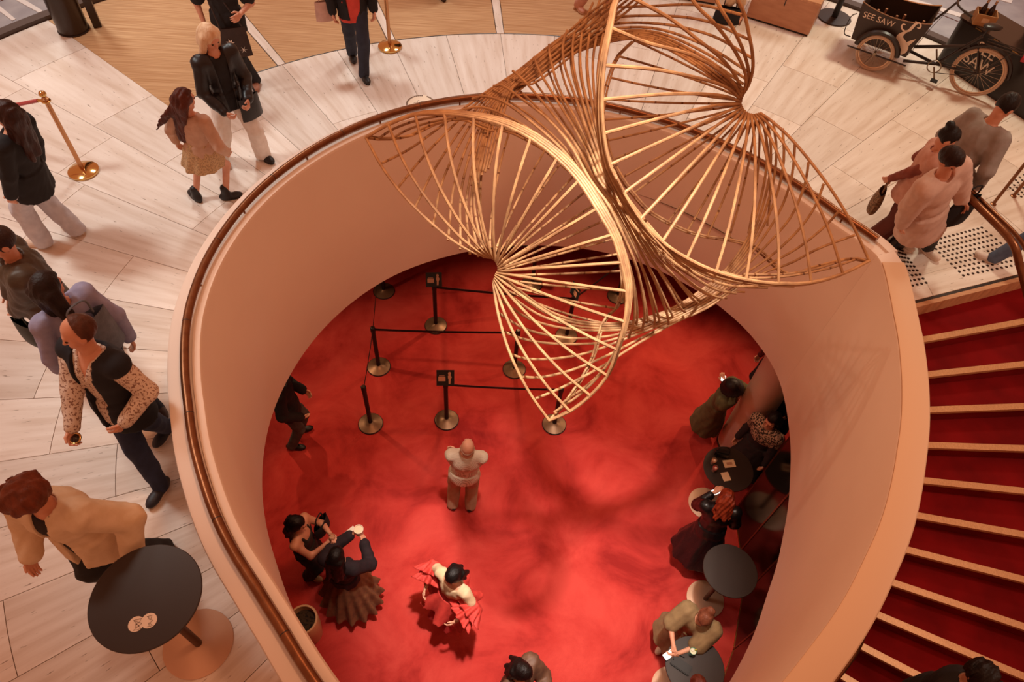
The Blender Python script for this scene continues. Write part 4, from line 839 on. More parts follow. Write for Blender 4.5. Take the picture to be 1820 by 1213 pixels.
# gold rope stanchions on the upper floor
def gold_post(loc, label):
    t = thing('rope_stanchion', label, 'stanchion', loc, 'gold rope stanchions')
    obj('base', Geo().lathe(loc, [(.155, 0), (.16, .006), (.16, .026), (.15, .034), (.06, .055), (.028, .062)], 48), GOLD, t, True)
    obj('post', Geo().lathe(loc, [(.024, .055), (.024, .90), (.03, .90), (.03, .94), (.022, .945), (.022, .955)], 24), mat('copper_gold', 'c08a60', .25, 1.), t, True)
    obj('collar', Geo().lathe(loc, [(.03, .898), (.046, .902), (.046, .912), (.03, .916)], 24), GOLD, t, True); obj('ball', Geo().ball((loc[0], loc[1], loc[2]+.985), .036, 20), GOLD, t, True); return t
g1_ = W(148, 303, ZU+.02); g1_[2] = ZU; g2_ = W(693, 82, ZU+.02); g2_[2] = ZU
gp = gold_post(tuple(g1_), 'gold rope stanchion with red rope beside the woman in the black blazer'); dup(gp, tuple(g2_), 'gold rope stanchion at the end of the stone strip between the mats')
rp = g1_+np.array([0, 0, .905]); re_ = g1_+np.array([-1.7, .28, .9])
RP = thing('velvet_rope', 'red velvet rope hanging from the gold stanchion at the left edge', 'rope', tuple(rp)); obj('rope', Geo().tube(smooth_curve([rp+np.array([-.09, .014, -.01]), rp*.75+re_*.25+np.array([0, 0, -.12]), (rp+re_)/2+np.array([0, 0, -.2]), re_], 24), .019, 9), mat('red_velvet', 'a5261f', .8, sheen=.4), RP, True); obj('hook', Geo().tube([rp+np.array([-.03, .005, 0]), rp+np.array([-.10, .016, -.012])], .015, 10), GOLD, RP, True)

# floor roundel near the balustrade
rc = W(748, 185, ZU); FR_ = thing('floor_roundel', 'cream round floor sticker with a dark lettered ring behind the handrail', 'sticker', (rc[0], rc[1], ZU))
obj('disc', Geo().lathe((rc[0], rc[1], ZU), [(.19, 0), (.19, .002)], 48), mat('roundel_cream', 'ecd8bf', .5), FR_); _g = Geo()
for i in range(46):
    if i in (9, 10, 32, 33): continue
    a0, a1 = i*2*math.pi/46, (i+.86)*2*math.pi/46; _g.prism([(rc[0]+r*math.cos(q), rc[1]+r*math.sin(q)) for r, q in ((.163, a0), (.186, a0), (.186, a1), (.163, a1))], ZU+.002, ZU+.003)
obj('lettered_ring', _g, mat('roundel_brown', '6d5342', .6), FR_)
for pts in ([(-.09, .02), (-.05, .03), (-.04, .07), (0, .05), (.03, .055), (.05, .02), (.10, .0)], [(-.045, .03), (-.055, 0), (-.03, -.045)], [(-.01, .03), (-.02, 0), (.01, -.02), (.035, .0), (.03, .03)]): obj('line_drawing', Geo().tube([(rc[0]+x, rc[1]+y, ZU+.003) for x, y in pts], .003, 5), mat('roundel_brown', '6d5342', .6), FR_)
# tactile studs at the head of the stair
STUD = mat('bronze_stud', '38241a', .4, .7)
def studs(corners, nu, nv, label, skip=lambda i, j: False):
    A, B, Cc, D = [W(p[0], p[1], ZU) for p in corners]; t = thing('tactile_paving', label, 'tactile paving', tuple((A+Cc)/2)); g = Geo()
    for i in range(nu):
        for j in range(nv):
            if skip(i, j): continue
            u, v = i/(nu-1), j/(nv-1); p = (A*(1-u)+B*u)*(1-v)+(D*(1-u)+Cc*u)*v; g.lathe(tuple(p), [(.0165, 0), (.0155, .004), (.011, .006)], 8)
    o = obj('studs', g, STUD, t); o['kind'] = 'stuff'
studs(((1650, 430), (1745, 405), (1822, 468), (1712, 490)), 14, 10, 'bronze tactile studs in the stone in front of the stairhead rail')
studs(((1590, 440), (1604, 446), (1646, 503), (1622, 508)), 4, 9, 'short strip of tactile studs beside the end of the balustrade')
studs(((1790, 330), (1835, 302), (1850, 330), (1815, 350)), 7, 6, 'tactile studs at the right edge beyond the stair rail')
# stairhead rails
RL = thing('stair_rail', 'double bronze stair handrail bending down over the tactile studs', 'handrail', tuple(W(1700, 420, ZU)))
def railpts(ps): return [W(p[0], p[1], p[2]) for p in ps]
for ps, r in (([(1682, 312, ZU+1.0), (1740, 368, ZU+1.0), (1797, 428, ZU+1.0), (1812, 470, ZU+.85), (1828, 530, ZU+.6)], .036), ([(1703, 318, ZU+.93), (1760, 372, ZU+.93), (1817, 432, ZU+.93), (1838, 490, ZU+.75)], .022)):
    obj('rail', Geo().tube(smooth_curve(railpts(ps), 26), r, 12), BRONZE, RL, True)
for px, zt in (((1686, 316), 1.0),):
    a = W(px[0], px[1], ZU+zt); obj('post', Geo().tube([a, (a[0], a[1], ZU)], .02, 10), BRONZE, RL, True)
R2_ = thing('stair_rail', 'second stair rail with two thin bronze posts at the right edge', 'handrail', tuple(W(1790, 350, ZU)))
tops = []
for px in ((1765, 363), (1801, 349)):
    a = W(px[0], px[1], ZU); tops.append(a+np.array([0, 0, .98])); obj('post', Geo().tube([a, tops[-1]], .019, 10), BRONZE, R2_, True); obj('foot', Geo().lathe(tuple(a), [(.035, 0), (.035, .008), (.02, .014)], 16), BRONZE, R2_)
obj('rail', Geo().tube([tops[0], tops[1]+(tops[1]-tops[0])*2], .021, 10), BRONZE, R2_, True)
# lower rail on the outside of the stair balustrade
p = [W(x, y, z_) for x, y, z_ in ((1532, 1128, 2.75), (1518, 1160, 2.7), (1470, 1225, 2.5), (1420, 1290, 2.3))]
LR = thing('stair_rail', 'bronze wall handrail low on the outer face of the stair balustrade', 'handrail', tuple(p[0])); obj('rail', Geo().tube(smooth_curve(p, 14), .035, 12), BRONZE, LR, True)
for q in (p[0], p[2]): obj('bracket', Geo().tube([q, q+nrm(np.array([CEN[0]-q[0], CEN[1]-q[1], 0]))*.35], .012, 8), BRONZE, LR)

# dark round column by the glazed front and pale round column in the lower foyer
cc = W(122, 66, ZU); cc = (cc[0], cc[1]+.19, ZU); COLD = mat('bronze_column', '3a2a20', .3, .3, col2='32241b', scale=2)
t = thing('column', 'dark bronze round column standing by the glazed front, top left', 'column', cc); obj('shaft', Geo().lathe(cc, [(.185, .0), (.19, .02), (.19, 6)], 40), COLD, t, True); obj('foot_ring', Geo().lathe(cc, [(.20, 0), (.20, .015)], 40), DARK, t)
obj('fin', Geo().box((cc[0]+.27, cc[1]+.12, ZU+3), (.10, .10, 6), .4), COLD, t)
cl = (3.80, 5.12, 0.); t = thing('column', 'pale plaster round column in the lower foyer behind the handbag table', 'column', cl); obj('shaft', Geo().lathe(cl, [(.235, 0), (.24, .01), (.24, ZS)], 48), mat('column_plaster', 'dcbaa4', .55, col2='d3b098', scale=2), t, True); obj('foot_ring', Geo().lathe(cl, [(.246, 0), (.246, .04), (.24, .045)], 48), DARK, t, True)
# tinted glass wall of the bar under the stair, panes between brass frames
TINT = mat('tinted_glass', '2b1b10', .06, spec=.9, coat=.6)
TINT2 = mat('black_glass', '0f0704', .12, spec=.25)
gw = bpy.data.objects.new('wall_glass', None); COL.objects.link(gw); gw['kind'] = 'structure'
gp_ = [(4.75, 5.27), (4.16, 4.63), (3.62, 4.05), (3.59, 3.48), (3.50, 2.89), (3.26, 2.23), (2.98, 1.74)]
for i, (a, b2) in enumerate(zip(gp_[:-1], gp_[1:])):
    a = np.array(a); b2 = np.array(b2); d = (b2-a)/np.linalg.norm(b2-a); m_ = (a+b2)/2; an_ = math.atan2(d[1], d[0]); L = np.linalg.norm(b2-a)
    obj('pane', Geo().box((m_[0], m_[1], 1.24), (L-.02, .02, 2.44), an_), TINT if i < 2 else TINT2, gw); obj('sill', Geo().box((m_[0], m_[1], .012), (L, .03, .024), an_), BRASS, gw)
    if i < 2: obj('frame', Geo().box((m_[0], m_[1], 1.02), (L-.02, .03, .03), an_), BRONZE, gw)
    obj('mullion', Geo().box((b2[0], b2[1], 1.24), (.025, .035, 2.46), an_), BRONZE, gw)
# tall pot at the lower left, open top
bl = W(538, 1102, .6); bl = (bl[0], bl[1], 0); t = thing('planter_pot', 'tall cream pot with a dark hollow top at the lower left wall', 'pot', bl)
obj('pot_wall', Geo().lathe(bl, [(.13, 0), (.16, .3), (.17, .6), (.165, .61), (.145, .61), (.135, .40)], 40, False), mat('pot_glaze', 'c79a72', .4), t, True); obj('soil', Geo().lathe(bl, [(.14, .5), (.0, .505)], 40, False), mat('soil', '140c08', .9, col2='3a2a18', scale=30, lo=.55, hi=.5), t)

# ------------------------------------------------------------------ top edge: cabinets, round base, cargo bike, counter
PLY = mat('plywood', 'c08a68', .5, col2='b37c5b', scale=3.5, stretch=(1.2, 1.2, 5)); 
def cabinet(px0, px1, depth, hgt, label, wdth=None):
    a = W(px0[0], px0[1], ZU); b2 = W(px1[0], px1[1], ZU); d = nrm(b2-a); nb = np.array([-d[1], d[0], 0]); L = np.linalg.norm(b2-a); m_ = (a+b2)/2+nb*depth/2; an_ = math.atan2(d[1], d[0])
    t = thing('cabinet', label, 'cabinet', (m_[0], m_[1], ZU)); obj('plinth', Geo().box((m_[0], m_[1], ZU+.015), (L-.03, depth-.03, .03), an_), BLACK, t); obj('body', Geo().box((m_[0], m_[1], ZU+.03+(hgt-.06)/2), (L, depth, hgt-.06), an_), PLY, t)
    obj('top_panel', Geo().box((m_[0], m_[1], ZU+hgt-.015), (L+.01, depth+.01, .03), an_), TIMBER, t)
    f_ = (a+b2)/2-nb*.004; obj('slot', Geo().box((f_[0], f_[1], ZU+hgt-.10), (.012, .006, .14), an_), BLACK, t); return t
cabinet((1325, 32), (1435, 66), .55, .5, 'low plywood cabinet with a slot, at the top beside the round black base')
cabinet((1150, -12), (1272, 10), .5, .5, 'low plywood cabinet at the very top behind the sculpture')
bb = W(1482, 32, ZU); bb = (bb[0], bb[1], ZU); t = thing('pedestal_table', 'black pedestal base standing between plywood cabinet and cargo bike', 'table', bb)
obj('base', Geo().lathe(bb, [(.252, 0), (.256, .01), (.25, .02), (.05, .028)], 48), mat('black_powder', '332723', .5), t, True); obj('stem', Geo().lathe(bb, [(.045, .02), (.045, 1.0)], 24), BLACK, t, True); obj('table_top', Geo().lathe(bb, [(.29, 1.0), (.30, 1.01), (.30, 1.03)], 48), TOPM, t, True)

# cargo tricycle
ax = math.radians(-32.45); X = np.array([math.cos(ax), math.sin(ax), 0]); Y = np.array([-X[1], X[0], 0]); Z = np.array([0, 0, 1.])
B0 = np.array([5.385, 9.165, ZU])               # near lower edge of the box, mid length
BK = thing('cargo_bike', 'dark brown cargo tricycle with a lettered front box and cream-rimmed wheels', 'bicycle', tuple(B0))
def bk(x, y, z): return B0+X*x+Y*y+Z*z
BOX = mat('box_panel', '33231a', .45); TYRE = mat('tyre', 'b89a82', .6); RIM = mat('rim', 'd8b596', .35, .6); FRM = mat('bike_frame', '241712', .35)
def panel(pts, th, nrmv): 
    n = len(pts); nv = np.array(nrmv)*th; return Geo().add(list(pts)+[p+nv for p in pts], [tuple(range(n))[::-1], tuple(range(n, 2*n))]+[(k, (k+1) % n, n+(k+1) % n, n+k) for k in range(n)])
side = [(-.40, .30), (.36, .30), (.46, .80)]+[(.46-.92*q, .80-.075*math.sin(math.pi*q)**.8) for q in (.15, .3, .5, .7, .85)]+[(-.46, .80)]
wd_b = .60
boxp = obj('box', panel([bk(x, 0, z) for x, z in side], .018, Y), BOX, BK)
obj('box_side', panel([bk(x, wd_b, z) for x, z in side], .018, Y), BOX, BK)
obj('box_front', panel([bk(-.40, .018, .30), bk(-.40, wd_b, .30), bk(-.46, wd_b, .80), bk(-.46, .018, .80)], .016, X), BOX, BK); obj('box_back', panel([bk(.345, .018, .30), bk(.345, wd_b, .30), bk(.445, wd_b, .80), bk(.445, .018, .80)], .016, X), BOX, BK)
obj('box_floor', panel([bk(-.38, .018, .32), bk(.34, .018, .32), bk(.34, wd_b, .32), bk(-.38, wd_b, .32)], .016, Z), BOX, BK)
obj('box_lip', Geo().tube([bk(x, .009, z+.006) for x, z in [(.46-.92*q, .80-.075*math.sin(math.pi*q)**.8) for q in np.linspace(0, 1, 14)]], .008, 6), mat('lip_trim', '8f6b52', .5), BK); obj('box_lip', Geo().tube([bk(x, wd_b+.009, z+.006) for x, z in [(.46-.92*q, .80-.075*math.sin(math.pi*q)**.8) for q in np.linspace(0, 1, 14)]], .010, 6), TIMBER, BK)
tg = text_geo('SEE SAW', .110, bk(-.175, -.004, .655), X+Z*-.02, Z, .002); LET = mat('lettering_cream', 'ecd8c4', .6); obj('lettering', tg, LET, boxp)
# ornate S emblem: a ribbon that swells in the middle with two curled ends
def ribbon(pts, wds, y):
    c = smooth_curve([(p[0], p[1], w) for p, w in zip(pts, wds)], 40); tn = np.gradient(c[:, :2], axis=0); tn /= np.linalg.norm(tn, axis=1)[:, None]+1e-9; V = []; n = len(c)
    for (x, z, w), tt in zip(c, tn): V += [bk(x-tt[1]*w, y, z+tt[0]*w), bk(x+tt[1]*w, y, z-tt[0]*w)]
    return Geo().add(V, [(2*i, 2*i+1, 2*i+3, 2*i+2) for i in range(n-1)])
_A = np.linalg.inv(np.array([[.945*742, .47*720], [.327*742, -.88*720]]))
def E2(c): q = _A @ np.array([c[0]-700., c[1]-365.]); return (.275+q[0], .545+q[1])
em = [([(782, 268), (806, 272), (817, 248), (800, 226), (768, 236), (735, 268), (708, 292), (672, 296), (646, 278), (640, 250), (656, 232), (676, 240)], [.005, .011, .010, .010, .016, .020, .016, .010, .011, .011, .009, .005]),
      ([(705, 294), (655, 316), (624, 346), (626, 380), (650, 412), (668, 444), (664, 476), (636, 500), (598, 508)], [.006, .022, .042, .050, .050, .048, .038, .022, .004]),
      ([(690, 420), (722, 400), (750, 386), (774, 374)], [.030, .022, .012, .003])]
for pts, w in em: obj('emblem', ribbon([E2(p) for p in pts], w, -.003), LET, boxp)
for x, z in ((-.44, .76), (-.42, .60), (-.40, .42), (.44, .72), (.41, .56), (.37, .40), (-.39, .32), (.33, .32)): obj('rivet', Geo().ball(bk(x, -.002, z), .008, 8), mat('steel', '8d7a68', .3, 1.), boxp)
def wheel(c, R_, w, label):
    ph = np.linspace(0, 2*math.pi, 41); wl_ = obj('wheel', Geo().tube([c+X*R_*math.cos(a)+Z*R_*math.sin(a) for a in ph], w, 10, False), TYRE, BK, True)
    obj('rim', Geo().tube([c+X*(R_-w*1.3)*math.cos(a)+Z*(R_-w*1.3)*math.sin(a) for a in ph], w*.5, 8, False), RIM, wl_, True); obj('hub', Geo().tube([c-Y*.035, c+Y*.035], .022, 12), mat('steel', '8d7a68', .3, 1.), wl_, True)
    for k in range(24): a = 2*math.pi*k/24; b_ = a+(.35 if k % 2 else -.35); obj('spoke', Geo().tube([c+Y*(.025 if k % 4 < 2 else -.025)+(X*math.cos(b_)+Z*math.sin(b_))*.02, c+(X*math.cos(a)+Z*math.sin(a))*(R_-w*1.3)], .0022, 4), mat('spoke_steel', 'a8937e', .3, 1.), wl_)
    return wl_
wheel(bk(-.02, -.07, .255), .235, .02, ''); wheel(bk(-.02, wd_b+.08, .255), .235, .02, '')
RW = bk(1.275, .18, .335); wheel(RW, .315, .021, '')
obj('mudguard', Geo().tube([bk(-.02+.285*math.cos(a), -.07, .255+.285*math.sin(a)) for a in np.linspace(.15, 3.0, 20)], [.034]*20, 6), FRM, BK, True); obj('mudguard', Geo().tube([RW+X*.365*math.cos(a)+Z*.365*math.sin(a) for a in np.linspace(.1, 2.6, 20)], .026, 6), FRM, BK, True)
for a_, b_, r_ in ((bk(-.40, -.09, .24), bk(.42, -.09, .24), .010), (bk(.36, .02, .24), bk(.75, .18, .26), .02), (bk(.36, .34, .24), bk(.75, .18, .26), .02), (bk(.75, .18, .26), bk(1.275, .14, .335), .016), (bk(.75, .18, .26), bk(1.08, .18, .78), .02), (bk(1.08, .18, .70), bk(1.275, .14, .335), .012), (bk(1.08, .18, .70), bk(1.275, .22, .335), .012), (bk(.40, .28, .34), bk(1.02, .18, .62), .022), (bk(1.08, .18, .78), bk(1.10, .18, .90), .013)): obj('frame_tube', Geo().tube([a_, b_], r_, 10), FRM, BK, True)
obj('saddle', Geo().ball(bk(1.13, .18, .93), (.13, .08, .035), 16), mat('saddle_black', '1a1312', .35), BK, True); 
sp_ = [bk(.44, .28, .70), bk(.56, .28, .95), bk(.62, .28, 1.08)]; obj('steering_post', Geo().tube(sp_, .014, 10), FRM, BK, True); hbp = [bk(.82, -.02, 1.05), bk(.66, .0, 1.10), bk(.60, .14, 1.10), bk(.60, .42, 1.10), bk(.66, .56, 1.10), bk(.82, .58, 1.05)]; obj('handlebar', Geo().tube(smooth_curve(hbp, 24), .013, 10), FRM, BK, True)
for y0 in (-.01, .57): obj('grip', Geo().tube([bk(.73, y0, 1.075), bk(.84, y0, 1.045)], .019, 10), BLACK, BK, True)
obj('chainring', Geo().tube([bk(.75+.085*math.cos(a), .10, .26+.085*math.sin(a)) for a in np.linspace(0, 2*math.pi, 25)], .008, 6, False), mat('steel', '8d7a68', .3, 1.), BK, True); obj('crank', Geo().tube([bk(.75, .09, .26), bk(.83, .07, .12)], .012, 8), mat('steel', '8d7a68', .3, 1.), BK, True); obj('pedal', Geo().box(bk(.84, .03, .115), (.09, .07, .02), ax), BLACK, BK); obj('crank', Geo().tube([bk(.75, .27, .26), bk(.67, .29, .40)], .012, 8), mat('steel', '8d7a68', .3, 1.), BK, True)
obj('chain', Geo().tube([bk(.75, .10, .345), bk(1.275, .13, .375)], .005, 5), DARK, BK); obj('chain', Geo().tube([bk(.75, .10, .175), bk(1.275, .13, .295)], .005, 5), DARK, BK)
for y0 in (.10, .18, .26): obj('rack_bar', Geo().tube([bk(1.16, y0, .74), bk(1.62, y0, .74)], .007, 6), DARK, BK)
obj('rack_bar', Geo().tube([bk(1.62, .10, .74), bk(1.62, .26, .74)], .007, 6), DARK, BK); obj('rack_stay', Geo().tube([bk(1.50, .12, .74), bk(1.285, .13, .345)], .007, 6), DARK, BK); obj('rear_lamp', Geo().box(bk(1.655, .18, .68), (.05, .09, .05), ax), mat('red_lamp', 'a8202a', .3), BK)
obj('front_stand', Geo().tube(smooth_curve([bk(-.42, .05, .30), bk(-.52, .05, .32), bk(-.53, .05, .55), bk(-.47, .05, .62)], 14), .007, 6), FRM, BK)
obj('brake_cable', Geo().tube(smooth_curve([bk(.60, .2, 1.09), bk(.48, .0, .8), bk(.40, -.02, .45), bk(.36, .05, .28)], 18), .004, 5), DARK, BK)
# bottles in the box
for i in range(9):
    x = -.33+.085*i; y = .14+.10*(i % 3); p = bk(x, y, .34); cl_ = ['2a1710', '8a3a2c', 'b9826a'][i % 3]
    t = thing('bottle', 'wine bottle packed upright in the front box of the cargo bike', 'bottle', tuple(p), 'bottles in the bike box'); obj('glass_body', Geo().lathe(tuple(p), [(.034, 0), (.036, .01), (.036, .20), (.028, .235), (.014, .26), (.013, .31), (.016, .312), (.016, .325)], 16), mat('bottle_'+cl_, cl_, .15), t, True); obj('capsule', Geo().lathe(tuple(p), [(.0165, .275), (.0165, .33)], 14), mat('foil', 'c9a083', .3, .6), t, True); obj('bottle_label', Geo().lathe(tuple(p), [(.0365, .06), (.0365, .15)], 16, False), CREAM, t)
# black bar counter behind the bike
HC = .66; ca = W(1660, 106, ZU); cb_ = W(1824, 216, ZU); d = nrm(cb_-ca); nb = np.array([-d[1], d[0], 0]); ce = ca+d*2.2
poly = [ca+nb*.10+d*.0]+[ca+d*(.10-.10*math.cos(a))+nb*(.10-.10*math.sin(a)) for a in np.linspace(.2, 1.5, 6)]+[ca+d*.1, ce, ce+nb*.62, ca+d*.12+nb*.62, ca+nb*.5]
CN = thing('bar_counter', 'black bar counter behind the cargo bike with a cardboard box on top', 'counter', tuple(ca+d*.8+nb*.3)); obj('body', Geo().prism([(p[0], p[1]) for p in poly], ZU, ZU+HC-.03), mat('counter_black', '1f1511', .4), CN, False); obj('counter_top', Geo().prism([((p-(ca+d*1.1+nb*.31))*1.02+(ca+d*1.1+nb*.31))[:2] for p in poly], ZU+HC-.03, ZU+HC), mat('counter_top', '2a1e19', .2), CN)
for row, zz in (('SEE', .46), ('SAW', .27)): obj('lettering', text_geo(row, .21, ca+d*.60-nb*.004+Z*zz, d, Z, .002), LET, CN)
for k in range(5): q = ca+d*(.35+.3*k)-nb*.012; obj('trim_light', Geo().box((q[0], q[1], ZU+HC-.015), (.10, .006, .012), math.atan2(d[1], d[0])), BRASS, CN)
# cardboard wine carton on the counter
kc = W(1752, 28, ZU+HC+.10); kc[2] = ZU+HC+.002; t = thing('cardboard_box', 'open cardboard carton holding bottles on the black counter', 'box', tuple(kc)); CB = mat('cardboard', 'b98a5c', .8, col2='ad7f52', scale=6); an_ = -.35; dxx = np.array([math.cos(an_), math.sin(an_), 0]); dyy = np.array([-dxx[1], dxx[0], 0])
obj('carton_bottom', Geo().box(kc+Z*.006, (.26, .22, .01), an_), CB, t)
for s_ in (-1, 1): obj('carton_side', Geo().box(kc+dxx*.125*s_+Z*.075, (.008, .22, .15), an_), CB, t); obj('carton_side', Geo().box(kc+dyy*.107*s_+Z*.075, (.26, .008, .15), an_), CB, t)
obj('paper_label', Geo().box(kc-dyy*.113+Z*.08, (.09, .003, .06), an_), CREAM, t)
for k in (-.06, .04):
    p = kc+dxx*k+dyy*.02+Z*.012; t2 = thing('bottle', 'dark wine bottle standing in the cardboard carton', 'bottle', tuple(p), 'bottles in the carton'); obj('glass_body', Geo().lathe(tuple(p), [(.034, 0), (.036, .01), (.036, .17), (.014, .23), (.014, .28)], 16), mat('bottle_2a1710', '2a1710', .15), t2, True); obj('capsule', Geo().lathe(tuple(p), [(.0165, .245), (.0165, .29)], 12), mat('foil', 'c9a083', .3, .6), t2, True)
# ------------------------------------------------------------------ people
def phone(P, hand, label, up_=None, lit=True, name='phone'):
    c, d, pn, sv = P['palms'][hand]; t = thing('phone', label, 'phone', tuple(c)); X_ = sv; n_ = up_ if up_ is not None else nrm(-d*.1+np.array([0, 0, 1])+P['fw']*-.5); Y_ = nrm(np.cross(n_, X_)); X_ = np.cross(Y_, n_); R_ = np.stack([X_, Y_, n_], 1)
    obj('case', Geo().box(c+Y_*.03, (.074, .15, .009), 0, R_), BLACK, t, False, .004); obj('screen', Geo().box(c+Y_*.03+n_*.0055, (.066, .138, .002), 0, R_), mat('phone_screen', 'ffffff', .3, emit='fff2e6', es=1.6) if lit else BLACK, t)
def tote(c, w, hgt, th, ang, m, label, name='tote_bag', strap=None, tilt=0.):
    """flat soft bag whose top is at c"""
    t = thing(name, label, 'bag', tuple(c)); a = math.radians(ang); X_ = np.array([math.cos(a), math.sin(a), 0]); N_ = np.array([-X_[1], X_[0], 0]); V = []; nx, nz = 8, 8; g = Geo()
    for s_ in (-1, 1):
        for i in range(nx+1):
            for j in range(nz+1): u = i/nx*2-1; v = j/nz; b_ = th*(1-abs(u)**3)*(.35+.65*math.sin(math.pi*min(v*.62+.1, 1))); V.append(c+X_*u*w/2*(1+.10*v)+N_*s_*b_/2-np.array([0, 0, 1])*v*hgt)
    n1 = (nx+1)*(nz+1); F = []
    for s_ in (0, 1):
        for i in range(nx):
            for j in range(nz): q = [s_*n1+i*(nz+1)+j, s_*n1+(i+1)*(nz+1)+j, s_*n1+(i+1)*(nz+1)+j+1, s_*n1+i*(nz+1)+j+1]; F.append(tuple(q if s_ else q[::-1]))
    for j in range(nz):
        for i in (0, nx): q = i*(nz+1)+j; F.append((q, q+1, n1+q+1, n1+q))
    for i in range(nx): q = i*(nz+1)+nz; F.append((q, q+nz+1, n1+q+nz+1, n1+q))
    b = obj('bag_body', g.add(V, F), m, t, True)
    if strap is not None: obj('strap', Geo().tube(smooth_curve([c-X_*w*.4]+list(strap)+[c+X_*w*.4], 24), .009, 7), m, t, True)
    else: obj('handle', Geo().tube(smooth_curve([c-X_*w*.25, c-X_*w*.2+np.array([0, 0, .14]), c+X_*w*.2+np.array([0, 0, .14]), c+X_*w*.25], 18), .008, 7), m, t, True)
    return t, X_, N_
def cup(c, label, r=.035, hgt=.10, m=None, name='cup', cat='cup'):
    t = thing(name, label, cat, tuple(c)); obj('cup_wall', Geo().lathe(tuple(c-np.array([0, 0, hgt*.5])), [(r*.75, 0), (r, hgt), (r*.92, hgt), (r*.68, .006)], 20, False), m or mat('white_cup', 'ead9c6', .5), t, True); obj('contents', Geo().lathe(tuple(c-np.array([0, 0, hgt*.5])), [(r*.9, hgt*.86), (0, hgt*.87)], 20, False), mat('foam', 'e9cfae', .6), t); return t

BLK = cloth('171213'); NAVY = cloth('191c2a'); JEAN = cloth('2a3350', '232b45'); JEAN2 = cloth('5b6880', '4d5970'); LEATH = mat('black_leather_jacket', '1a1314', .4, bump=.2, bscale=40)
# --- upper foyer, left
P1 = person('person with long auburn hair in a black blazer and pale trousers, far left', (12, 203), 1.60, ZU, feet=[(72, 436), (132, 412)], face=172, hair=('wavy', '2e1610', '3d1e14', .40), hp=5, hy=0,
    wear=[('trousers', 'trousers', cloth('cbc8ce', 'bcb9c0'), dict(wide=.035)), ('top', 'blazer', BLK, dict(hem=.20, off=.022, flare=.03, wide=.012))], shoes=('shoe', 'd9c0aa', 'cdb39c'))
P2 = person('person in a brown quilted jacket at the left edge carrying a dark green bag', (2, 432), 1.58, ZU, face=215, stance=((-.1, .12), (.1, -.14)), hair=('short', '3a2218', '2c1812'), hp=20, girth=1.12, handL=(*W(34, 556, ZU+.86), 1), handR=(.28, .22, .86),
    wear=[('trousers', 'trousers', cloth('6b3420', '5e2d1b'), {}), ('top', 'quilted_jacket', cloth('4a3a2a', '3c2e20', .5), dict(hem=.22, off=.04, noise=.010, wide=.03))], shoes=('boot', '231712'))
tote(P2['WL']+np.array([0, 0, -.13])+P2['fw']*.04, .26, .26, .10, 215-60, cloth('232c24', '1b221c', .5), 'dark green handbag hanging from the hand of the person in the quilted jacket', 'handbag')
P3 = person('person with long dark hair in a lilac shirt walking beside the balding man', (86, 512), 1.58, ZU, face=150, stance=((-.09, .16), (.09, -.18)), hair=('long', '24120e', '1a0c0a', .16), hp=15, hy=-75, handL=(-.24, .1, .85), handR=(.24, -.10, .84),
    wear=[('trousers', 'trousers', NAVY, {}), ('top', 'shirt', cloth('9a98b4', '8c8aa8'), dict(hem=.16, off=.022, wide=.012))], shoes=('shoe', '3a241b'))
tote(P3['NB']-P3['fw']*.16-np.array([0, 0, .08])+P3['rt']*.02, .34, .40, .16, 60, cloth('6f7480', '5f646f'), 'grey backpack worn by the person in the lilac shirt', 'backpack')
P4 = person('balding person in a white patterned shirt, navy waistcoat and jeans striding past the balustrade', (140, 592), 1.66, ZU, feet=[(294, 775), (284, 880)], face=248, hair=('receding', '5a3222', '472618'), hp=12, hy=-38, pelv=.5, girth=1.08, toe=(5, 5),
    handR=(.10, .34, .98), handL=(-.20, .16, 1.00), curl=.8,
    wear=[('trousers', 'jeans', JEAN, dict(wide=.008)), ('top', 'shirt', pattern('shirt_dash', 'd8c6b6', '8e6c5c', 'speckle', 62, .8, thr=.56), dict(hem=.10, off=.018, vee=.16, wide=.014, noise=.006)), ('top', 'waistcoat', cloth('14141c'), dict(hem=.16, off=.040, sl=0, open=.085, neck=.10, noise=.003))], shoes=('sneaker', '20202c', 'd8cbbf'))
gw_ = P4['palms'][1][0]; t = thing('wrist_watch', 'gold and glass tumbler-like watch object held low by the balding person', 'watch', tuple(gw_)); t['label'] = 'small round gold object in the lowered hand of the balding person'; t['category'] = 'trinket'; obj('ring', Geo().tube([gw_+np.array([.035*math.cos(a), .035*math.sin(a), .01*math.sin(a)]) for a in np.linspace(0, 6.283, 20)], .008, 8, False), GOLD, t, True); obj('face', Geo().ball(gw_, (.03, .03, .02), 12), mat('dark_glass', '2a1a12', .1), t, True)
P5 = person('person with curly auburn hair in a cream jacket leaning by the sticker table', (52, 882), 1.60, ZU, face=-102, stance=((-.10, -.15), (.12, .05)), hair=('curly', '7a3a22', '5e2a18'), hp=30, hy=-25, girth=1.1, handL=(-.34, .06, .92), handR=(.26, .22, .9), lean=.06,
    wear=[('trousers', 'trousers', BLK, dict(wide=.03)), ('top', 'undershirt', cloth('22140f'), dict(hem=.12, off=.016, sl=.4)), ('top', 'jacket', cloth('dcc3a4', 'd2b795'), dict(hem=.14, off=.036, open=.05, wide=.03, noise=.008, flare=.03))], shoes=('shoe', '17110f'))
